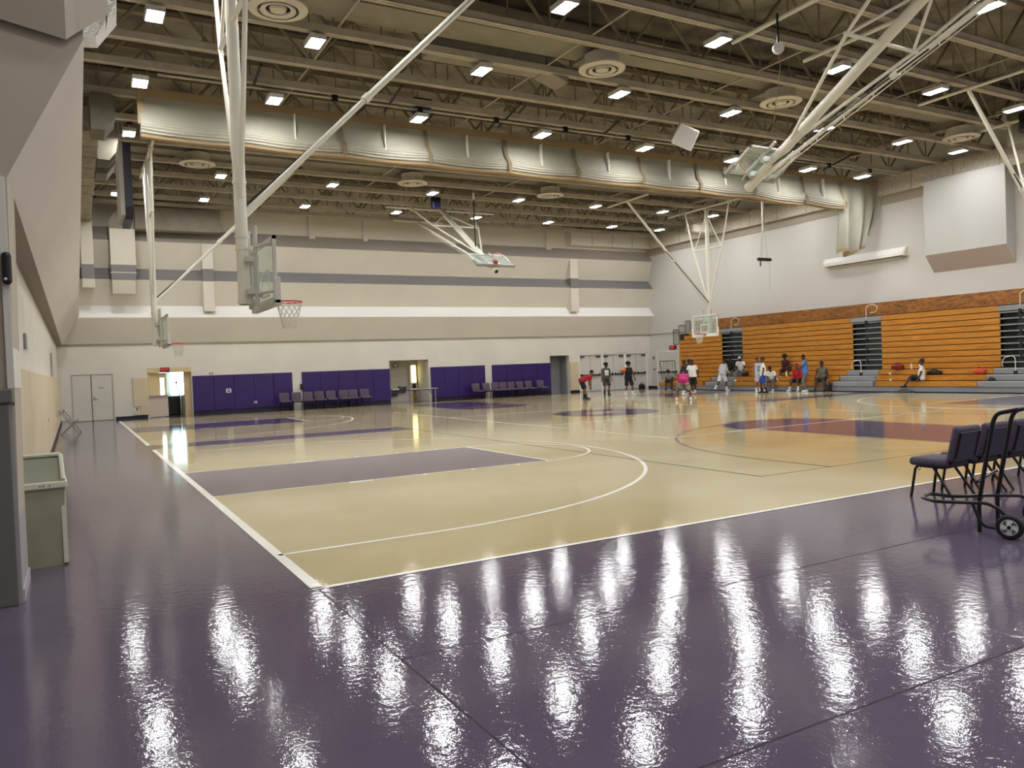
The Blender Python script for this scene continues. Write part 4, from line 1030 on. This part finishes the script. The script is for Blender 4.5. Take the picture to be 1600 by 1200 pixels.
SK = [mat('skin_deep', (70, 46, 34), .5), mat('skin_dark_brown', (92, 60, 42), .5), mat('skin_brown', (126, 84, 60), .5), mat('skin_light_brown', (176, 130, 100), .5)]
HAIR = mat('black_hair', (16, 13, 12), .9); EYE = mat('dark_eye', (20, 16, 14), .3); LIP = mat('lip', (96, 48, 42), .5)
def cl(name, rgb, **k): return mat('cloth_' + name, rgb, .85, var=k.pop('var', .05), vscale=12, **k)
BLK = cl('black', (20, 20, 23)); WHT = cl('white', (226, 224, 220)); GRY = cl('grey', (150, 148, 150)); PALEG = cl('pale_grey', (190, 188, 192))
REDC = cl('crimson', (158, 16, 40)); REDH = cl('red_hoodie', (160, 14, 24)); PNK = cl('magenta', (170, 30, 100)); BLU = cl('sky_blue', (66, 122, 200)); ROY = cl('royal_blue', (20, 62, 160)); NVY = cl('navy', (24, 26, 52)); MAR = cl('maroon', (60, 22, 26)); DGR = cl('charcoal', (72, 72, 74)); SWP = cl('sweat_grey', (96, 98, 98)); OLV = cl('olive_grey', (98, 96, 84)); ORG = cl('orange_trim', (236, 110, 70))
CAMO = mat('camo_print', (40, 40, 44), .85, rgb2=(176, 172, 166), vscale=11, detail=1)
PAT = mat('dark_pattern_print', (24, 22, 24), .85, rgb2=(84, 78, 74), vscale=16, detail=1)

def person(label, loc, rz, skin=1, lean=5, pel=.93, px=0, head=(0, 0), twist=0, hands=None, feet=None, elbow=None, shirt=None, sleeve='short', shirt_len=.06, bottom=None, blen='knee', shoe=WHT, sock=None, hair='short', beard=False, cap=None, pattern=None, scale=1, knee=None, pal2=None, group=None, stout=1.0):
    t = thing('person', label, 'person', loc, rz, group); t.scale = (scale,) * 3
    P = V((0, px, pel)); l = math.radians(lean); u = V((0, math.sin(l), math.cos(l))); f = V((0, math.cos(l), -math.sin(l))); r = V((1, 0, 0))
    if twist:
        q = Matrix.Rotation(math.radians(twist), 3, u); r2 = q @ r; f2 = q @ f
    else: r2, f2 = r, f
    chest = P + u * .33; neck = P + u * .53
    sh = {1: P + u * .47 + r2 * .175, -1: P + u * .47 - r2 * .175}
    hp = {1: P + r * .095 - V((0, 0, .02)), -1: P - r * .095 - V((0, 0, .02))}
    # head frame
    yaw, pit = head; hl = l * .45 + math.radians(pit)
    RH = Matrix.Rotation(math.radians(-yaw), 3, 'Z') @ Matrix.Rotation(-hl, 3, 'X')
    hc = neck + (RH @ V((0, .03, .165)))
    hands = hands or {}; feet = feet or {}; elbow = elbow or {}; knee = knee or {}
    arms = {}; legs = {}
    for s in (1, -1):
        tgt = hands.get(s, sh[s] + V((s * .1, .06, -.53)))
        tgt = V(tgt)
        arms[s] = (sh[s],) + ik(sh[s], tgt, .29, .26, V(elbow.get(s, (s * .5, -1, -.2))))
        an = V(feet.get(s, (s * .11, 0, .09)))
        legs[s] = (hp[s],) + ik(hp[s], an, .43, .42, V(knee.get(s, (s * .15, 1, .1))))
    k = stout
    b = MB()
    b.cap(hp[1], hp[-1], .105 * k); b.cap(P + r * .05, chest + r2 * .07, .105 * k, .1); b.cap(P - r * .05, chest - r2 * .07, .105 * k, .1)
    b.cap(P + f * .03 * k, chest + f * .02, .1 * k, .09)
    b.cap(sh[1], sh[-1], .062); b.cap(chest + r2 * .06, neck - u * .05, .1, .06); b.cap(chest - r2 * .06, neck - u * .05, .1, .06)
    b.cap(neck - u * .06, hc - RH @ V((0, .02, .06)), .058, .052)
    b.ball(hc, (.08, .098, .12), 16, 12, M=RH.to_4x4())
    b.cap(hc + RH @ V((0, .02, -.06)), hc + RH @ V((0, .055, -.085)), .052, .034)
    b.cap(hc + RH @ V((0, .09, .02)), hc + RH @ V((0, .108, -.02)), .012, .018)
    for s in (1, -1): b.ball(hc + RH @ V((s * .077, -.005, -.005)), (.014, .024, .034), 8, 6, M=RH.to_4x4())
    for s in (1, -1):
        a0, a1, a2 = arms[s]
        b.cap(a0, a1, .052, .04); b.cap(a1, a1.lerp(a2, .35), .038, .041); b.cap(a1.lerp(a2, .35), a2, .041, .027)
        d = (a2 - a1).normalized(); sd = d.cross(V((0, 1, 0)) if abs(d.y) < .8 else V((0, 0, 1))).normalized(); nn = d.cross(sd)
        b.cap(a2, a2 + d * .075, .03, .036)
        for j, off in enumerate((-.03, -.01, .01, .03)):
            ln = (.062, .075, .07, .055)[j]; q0 = a2 + d * .08 + sd * off; q1 = q0 + d * ln * .55; b.cap(q0, q1, .0105, .0095, 6); b.cap(q1, q1 + (d * .8 + nn * .5).normalized() * ln * .5, .0095, .008, 6)
        b.cap(a2 + d * .03 + sd * -.03, a2 + d * .075 - sd * .065 + nn * .02, .014, .011, 6)
        h0, h1, h2 = legs[s]
        b.cap(h0, h1, .09 * k, .058); b.cap(h1, h1.lerp(h2, .35), .055, .06); b.cap(h1.lerp(h2, .35), h2, .06, .038); b.cap(h2, h2 - V((0, 0, .03)), .04)
    RHi = RH.inverted()
    def pick(c):
        q = RHi @ (c - hc)
        if q.length < .16 and q.y > .06:
            if abs(abs(q.x) - .033) < .014 and abs(q.z - .012) < .009: return 1
            if abs(q.x) < .028 and abs(q.z + .058) < .008: return 2
        if beard and q.length < .16 and q.z < -.045 and q.y > -.02: return 3
        return 0
    remesh(b, 'body', .0125, [SK[skin], EYE, LIP, HAIR], t, 2, pick)
    # hair
    if hair and not cap == 'cap':
        h = MB()
        if hair == 'curly':
            h.ball(hc + RH @ V((0, -.015, .055)), (.118, .128, .105), 14, 10, M=RH.to_4x4())
            for i in range(26):
                a = random.uniform(0, 2 * PI); e = random.uniform(.0, 1.4); v = V((math.cos(a) * math.cos(e) * .115, math.sin(a) * math.cos(e) * .125 - .03, .06 + math.sin(e) * .1)); h.ball(hc + RH @ v, .028, 6, 5)
        else:
            h.ball(hc + RH @ V((0, -.014, .03)), (.087, .1, .104), 16, 12, M=RH.to_4x4())
        # keep the face clear
        remesh(h, 'hair', .014, [HAIR], t, 1, None, .004 if hair == 'curly' else .001)
    if cap:
        h = MB(); cc = cap if not isinstance(cap, str) else WHT
        h.ball(hc + RH @ V((0, -.01, .045)), (.086, .1, .088), 16, 10, M=RH.to_4x4()); h.cap(hc + RH @ V((0, .07, .05)), hc + RH @ V((0, .15, .04)), .06, .04)
        remesh(h, 'cap', .014, [cap], t, 1)
    # shirt
    if shirt:
        g = MB(); e = .028
        lo = P - u * shirt_len
        g.cap(hp[1] + V((0, 0, .03)), hp[-1] + V((0, 0, .03)), .105 * k + e) if shirt_len < .12 else None
        for s in (1, -1):
            g.cyl(lo + r * .06 * s, chest + r2 * .07 * s, .122 * k + e * .6, .11 + e * .5, 14); g.cap(chest + r2 * .07 * s, sh[s] - u * .02 - r2 * .03 * s, .118, .07)
        g.cyl(lo + f * .03 * k, chest + f * .02, .115 * k + e, .11 + e * .4, 14)
        g.cap(sh[1] - r2 * .02, sh[-1] + r2 * .02, .07); g.cyl(chest, neck - u * .015, .1, .068, 12)
        for s in (1, -1): g.cap(chest + r2 * .06 * s + f * .012, neck - u * .07 + r2 * .012 * s, .112, .064)
        for s in (1, -1):
            a0, a1, a2 = arms[s]
            if sleeve == 'short': g.cap(a0, a0.lerp(a1, .25), .068, .066); g.cyl(a0, a0.lerp(a1, .62), .066, .07, 12)
            elif sleeve == 'long': g.cap(a0, a1, .068, .056); g.cap(a1, a1.lerp(a2, .5), .056, .05); g.cyl(a1, a1.lerp(a2, .93), .056, .046, 12)
        mats = [shirt]; pk = None
        if pattern:
            mats = [shirt, pattern[0]]; w_, z0, z1, front = pattern[1:]
            def pk(c):
                q = c - P; z = q.dot(u); x_ = q.dot(r2); y_ = q.dot(f2) * (1 if front else -1)
                return 1 if (y_ > .03 and abs(x_) < w_ and z0 < z < z1 and not (abs(x_) < w_ * .3 and z < (z0 + z1) / 2 + .02 and z > (z0 + z1) / 2 - .03)) else 0
        remesh(g, 'shirt', .014, mats, t, 3, pk)
    # shorts or trousers
    if bottom:
        g = MB(); g.cap(hp[1] + V((0, 0, .03)), hp[-1] + V((0, 0, .03)), .118 * k)
        g.cyl(P - u * .02, P + u * .09, .135 * k, .13 * k, 14)
        for s in (1, -1):
            h0, h1, h2 = legs[s]
            if blen == 'knee': g.cap(h0, h0.lerp(h1, .3), .11 * k, .108); g.cyl(h0, h0.lerp(h1, .95), .108 * k, .105, 14)
            elif blen == 'short': g.cap(h0, h0.lerp(h1, .3), .11 * k, .105); g.cyl(h0, h0.lerp(h1, .68), .108 * k, .105, 14)
            else: g.cap(h0, h1, .105 * k, .078); g.cap(h1, h1.lerp(h2, .5), .076, .072); g.cyl(h1, h1.lerp(h2, .97), .076, .062, 14)
        remesh(g, 'trousers' if blen == 'long' else 'shorts', .014, [bottom], t, 3)
    # socks and shoes
    for s in (1, -1):
        h0, h1, h2 = legs[s]
        if sock: MB().tube([h2 - V((0, 0, .04)), h2.lerp(h1, .18), h2.lerp(h1, .38)], [.05, .05, .056], n=12).build('sock', sock, t, True)
        dz = V((0, 0, -(h2.z - .045) if h2.z < .14 else -.06)); fd = V(feet.get((s, 'd'), (s * .15, 1, 0))).normalized()
        q = MB(); a = h2 + dz
        q.cap(a - fd * .05, a + fd * .06, .042, .045); q.cap(a + fd * .06, a + fd * .17 - V((0, 0, .008)), .045, .034); q.cap(a, h2 + V((0, 0, .015)), .046, .05)
        remesh(q, 'shoe', .014, [shoe], t, 2)
    return t

def face(dx, dy): return math.atan2(-dx, dy)   # rotation so that local +Y looks along (dx, dy)
# bent over, hands on shins
person('person in crimson shirt and black shorts bending over with hands on knees', (21.9, 31.9, 0), face(.8, -.3), 2, lean=66, pel=.93, px=-.14, head=(0, -20), hands={1: (.14, .30, .44), -1: (-.14, .32, .44)}, elbow={1: (.5, -.2, 0), -1: (-.5, -.2, 0)}, feet={1: (.17, .05, .09), -1: (-.17, .02, .09)}, shirt=REDC, bottom=BLK, sock=BLK, shoe=BLK, shirt_len=.02)
person('person with curly hair in dark grey tee with white print', (25.2, 34.6, 0), face(-.25, -1), 2, lean=0, hair='curly', beard=True, head=(-35, 0), shirt=DGR, pattern=(WHT, .11, .14, .42, True), bottom=PAT, sock=BLK, shoe=BLK, feet={1: (.13, 0, .09), -1: (-.15, -.05, .09)})
person('person in black sleeveless top and long shorts holding the basketball', (25.4, 32.9, 0), face(-.2, -1), 2, lean=0, hair='curly', head=(-62, 0), shirt=BLK, sleeve=None, bottom=BLK, sock=WHT, shoe=WHT, hands={1: (.37, .16, 1.24), -1: (-.36, .02, .88)}, elbow={1: (1, -.9, -.2), -1: (-1, -.2, 0)}, feet={1: (.2, -.02, .09), -1: (-.2, .05, .09), (-1, 'd'): (-1, .6, 0)})
t = thing('basketball', 'orange basketball tucked under the arm of black-dressed person', 'ball', (25.09, 32.86, 1.33))
MB().ball((0, 0, 0), .125, 24, 16).build('skin', mat('orange_leather', (206, 92, 36), .6, bump=.3, bscale=90), t, True)
q = MB()
for k in range(3): q.tube([(Matrix.Rotation(k * PI / 3, 3, 'Z') @ V((.126 * math.cos(a), 0, .126 * math.sin(a)))) for a in [2 * PI * j / 28 for j in range(28)]], .003, n=4, closed=True)
q.build('seam', BLACK, t)
person('person in magenta shirt and camo shorts bent forward, seen from behind', (22.95, 25.9, 0), face(.7, .72), 1, lean=58, pel=.84, px=-.08, head=(0, 10), shirt=PNK, bottom=CAMO, shoe=WHT, hands={1: (.22, .30, .52), -1: (-.22, .30, .52)}, elbow={1: (1, 0, .2), -1: (-1, 0, .2)}, feet={1: (.30, .0, .09), -1: (-.30, .0, .09)}, knee={1: (.3, 1, .1), -1: (-.3, 1, .1)}, shirt_len=.02)
person('person in black tee standing just behind the magenta shirt person', (26.2, 29.6, 0), face(.7, -.5), 1, lean=4, shirt=BLK, bottom=BLK, shoe=WHT, sock=WHT, head=(20, 10))
person('taller person in black tee standing closest to the gate', (27.6, 30.7, 0), face(.1, -1), 0, lean=2, shirt=BLK, bottom=BLK, shoe=WHT, sock=BLK, scale=1.02)
person('person in white tee and black shorts with orange shoes', (27.1, 29.9, 0), face(-.6, -.8), 0, lean=0, shirt=WHT, bottom=BLK, shoe=ORG, sock=WHT, head=(-30, 0), hands={-1: (-.3, -.02, .95), 1: (.30, .05, .84)})
person('person in grey top slumped forward on the end bench', (31.1, 36.25, 0), face(-.8, -.6), 0, lean=38, pel=.57, px=-.0, head=(0, 20), shirt=GRY, bottom=BLK, shoe=BLK, hands={1: (.12, .42, .62), -1: (-.12, .42, .62)}, feet={1: (.16, .42, .09), -1: (-.16, .42, .09)})
person('person in pale grey long-sleeved top and white shorts striding past the bleachers', (30.3, 31.1, 0), face(.9, .0), 0, lean=14, shirt=PALEG, sleeve='long', shirt_len=.02, bottom=WHT, sock=WHT, shoe=WHT, head=(0, 25), feet={1: (.1, .2, .09), -1: (-.1, -.42, .2)}, hands={1: (.22, .3, .95), -1: (-.2, .22, .95)}, hair='curly', blen='knee')
person('person in white tee and pale cap seated on the first aisle steps', (31.85, 31.2, .0), face(-.9, -.4), 0, lean=22, pel=1.06, shirt=WHT, cap=PALEG, bottom=SWP, blen='long', shoe=WHT, hands={1: (.2, .36, 1.06), -1: (-.28, .4, 1.0)}, feet={1: (.14, .52, .58), -1: (-.2, .55, .58)})
person('person in dark clothes seated deeper in the first aisle', (31.95, 31.95, .0), face(-.9, -.2), 0, lean=25, pel=1.02, shirt=BLK, bottom=OLV, blen='long', shoe=BLK, hands={1: (.2, .4, 1.02), -1: (-.2, .4, 1.0)}, feet={1: (.14, .5, .55), -1: (-.16, .5, .55)})
person('person in grey sleeveless top with blue print facing the white tee', (29.6, 27.95, 0), face(-.15, -1), 2, lean=0, shirt=PALEG, sleeve=None, pattern=(cl('faded_blue', (110, 132, 170)), .1, .1, .4, True), bottom=PALEG, sock=WHT, shoe=WHT, head=(-10, 0))
person('person in white tee and royal blue shorts standing side on', (29.1, 27.1, 0), face(-.6, .6), 1, lean=2, shirt=WHT, shirt_len=.1, bottom=ROY, sock=BLK, shoe=BLK, head=(-20, 0), feet={1: (.14, .1, .09), -1: (-.14, -.12, .09)})
person('seated person in white tee and grey trousers behind the blue shorts', (31.2, 28.4, 0), face(-1, -.3), 0, lean=36, pel=.57, shirt=WHT, bottom=SWP, blen='long', shoe=WHT, hands={1: (.14, .42, .55), -1: (-.14, .44, .55)}, feet={1: (.16, .52, .09), -1: (-.2, .5, .09)}, head=(0, 10))
person('person in maroon sleeveless top sitting higher on the wooden benches', (31.9, 28.1, 0), face(-1, -.25), 0, lean=26, pel=1.06, hair='curly', shirt=MAR, sleeve=None, bottom=MAR, sock=WHT, shoe=WHT, hands={1: (.1, .36, 1.16), -1: (-.14, .38, 1.16)}, feet={1: (.2, .45, .58), -1: (-.26, .5, .58)})
person('person in red hooded top and red cap sitting on first bench', (31.15, 26.75, 0), face(-1, -.15), 1, lean=14, pel=.57, shirt=REDH, sleeve='long', cap=REDH, bottom=NVY, blen='knee', sock=WHT, shoe=WHT, hands={1: (.16, .34, .6), -1: (-.16, .34, .6)}, feet={1: (.24, .46, .09), -1: (-.24, .46, .09)})
person('person in sky blue tee and grey sweatpants standing before the red hooded sitter', (30.45, 25.75, 0), face(-.55, .8), 1, lean=4, shirt=BLU, bottom=SWP, blen='long', shoe=WHT, hair='short', head=(-30, 8), hands={-1: (-.2, .36, 1.2), 1: (.2, .3, 1.08)}, scale=1.03)
person('heavyset person in olive grey sleeveless top sitting on first bench', (31.2, 25.35, 0), face(-1, -.3), 0, lean=14, pel=.59, stout=1.25, shirt=OLV, sleeve=None, bottom=NVY, shoe=BLK, hands={1: (.22, .36, .68), -1: (-.2, .36, .68)}, feet={1: (.2, .46, .09), -1: (-.22, .46, .09)}, scale=1.04)
person('person in white tee alone on the bench with hand raised to head', (31.15, 20.35, 0), face(-.45, .8), 0, lean=-2, pel=.60, shirt=WHT, bottom=BLK, blen='knee', shoe=BLK, hands={1: (.24, -.02, 1.36), -1: (-.3, .12, .56)}, elbow={1: (1, .6, .6)}, feet={1: (.2, .44, .1), -1: (-.16, .62, .32)}, head=(-10, -5))

# ------------------------------------------------------------------ bags and small things
def bag(name, label, loc, size, m, m2, rz=0):
    t = thing(name, label, 'bag', loc, rz); a, b, c = size
    q = MB(); q.ball((0, 0, c * .5), (a * .5, b * .5, c * .5)); q.box((-a * .4, -b * .35, c * .02), (a * .4, b * .35, c * .75))
    remesh(q, 'body', .02, [m], t, 2)
    MB().tube([(-a * .25, 0, c * .8), (-a * .15, .02, c * 1.15), (a * .15, .02, c * 1.15), (a * .25, 0, c * .8)], .015, fillet=.05).build('strap', m2, t)
    return t
bag('duffel_bag', 'black duffel bag on the floor by the white double doors', (31.7, 39.7, 0), (.48, .3, .33), BLACK, BLACK)
bag('backpack', 'black backpack with orange side against the first bench', (30.75, 24.7, 0), (.3, .26, .5), BLACK, mat('orange_strap', (214, 120, 50), .7))
bag('gym_bag', 'red bag hanging over the bench beside the lone person', (31.62, 21.75, .985), (.55, .45, .24), mat('red_nylon', (120, 18, 34), .6), BLACK, PI / 2)
bag('gym_bag', 'black bag on the bench behind the lone person', (31.5, 20.0, .745), (.7, .3, .18), BLACK, BLACK, PI / 2)
bag('gym_bag', 'orange and red bag at the end of the lone bench', (31.45, 18.1, .745), (.5, .34, .24), mat('orange_nylon', (196, 72, 40), .6), mat('red_strap', (150, 20, 30), .6), PI / 2)
bag('pouch', 'small black pouch on the grey step past the orange bag', (31.1, 17.45, .475), (.3, .25, .13), BLACK, BLACK, PI / 2)
bag('gym_bag', 'black bag on the bench below the white-capped person', (31.45, 30.6, .745), (.4, .34, .3), BLACK, BLACK, PI / 2)
bag('gym_bag', 'dark jacket bundle at the foot of the lone person', (30.75, 20.9, .0), (.9, .35, .12), DGR, BLACK, PI / 2)
def bottle(label, loc, m):
    t = thing('bottle', label, 'bottle', loc)
    MB().lathe([(.001, 0), (.04, 0), (.042, .02), (.042, .15), (.02, .19), (.018, .21)], n=14).build('body', m, t, True); MB().lathe([(.02, .21), (.02, .24), (.001, .24)], n=12).build('cap', PAPER, t)
bottle('clear pinkish bottle on the bench between red bag and person', (31.75, 21.2, .985), mat('pale_plastic', (220, 200, 200), .3))
bottle('white bottle on the bench near the maroon-topped person', (31.42, 27.75, .745), PAPER)
for l, loc in (('white cup lying on the bench below the red bag', (31.42, 22.0, .745)), ('tiny white cup on the lowest bench before red bag', (31.1, 21.75, .475))):
    tag(MB().lathe([(.001, 0), (.03, 0), (.045, .1), (.04, .1), (.028, .01), (.001, .01)], n=14).build('paper_cup', PAPER, None, True), l, 'cup').location = loc

# ------------------------------------------------------------------ camera, world, view
cam = bpy.data.cameras.new('camera'); cam.sensor_width = 36; cam.sensor_fit = 'HORIZONTAL'; cam.lens = 1222.498 / 1600 * 36; cam.clip_end = 200; cam.clip_start = .05
co = bpy.data.objects.new('camera', cam); col.objects.link(co)
Rm = Matrix(((.871875118760523, -.48823176689429526, -.03825596792133852), (.044469071927245876, .0011334336616910243, .9990101185523919), (-.487705114724311, -.8727132731449713, .022699426167582807)))
co.matrix_world = Matrix.Translation((0, 0, 1.7638)) @ Rm.transposed().to_4x4()
scn.camera = co
wd = bpy.data.worlds.new('world'); wd.use_nodes = True; scn.world = wd
wd.node_tree.nodes['Background'].inputs[0].default_value = (1, .98, .94, 1); wd.node_tree.nodes['Background'].inputs[1].default_value = .3
scn.view_settings.view_transform = 'Standard'
scn.view_settings.exposure = .8
scn.cycles.max_bounces = 8; scn.cycles.diffuse_bounces = 4; scn.cycles.glossy_bounces = 4; scn.cycles.transparent_max_bounces = 12
scn.cycles.sample_clamp_indirect = 6
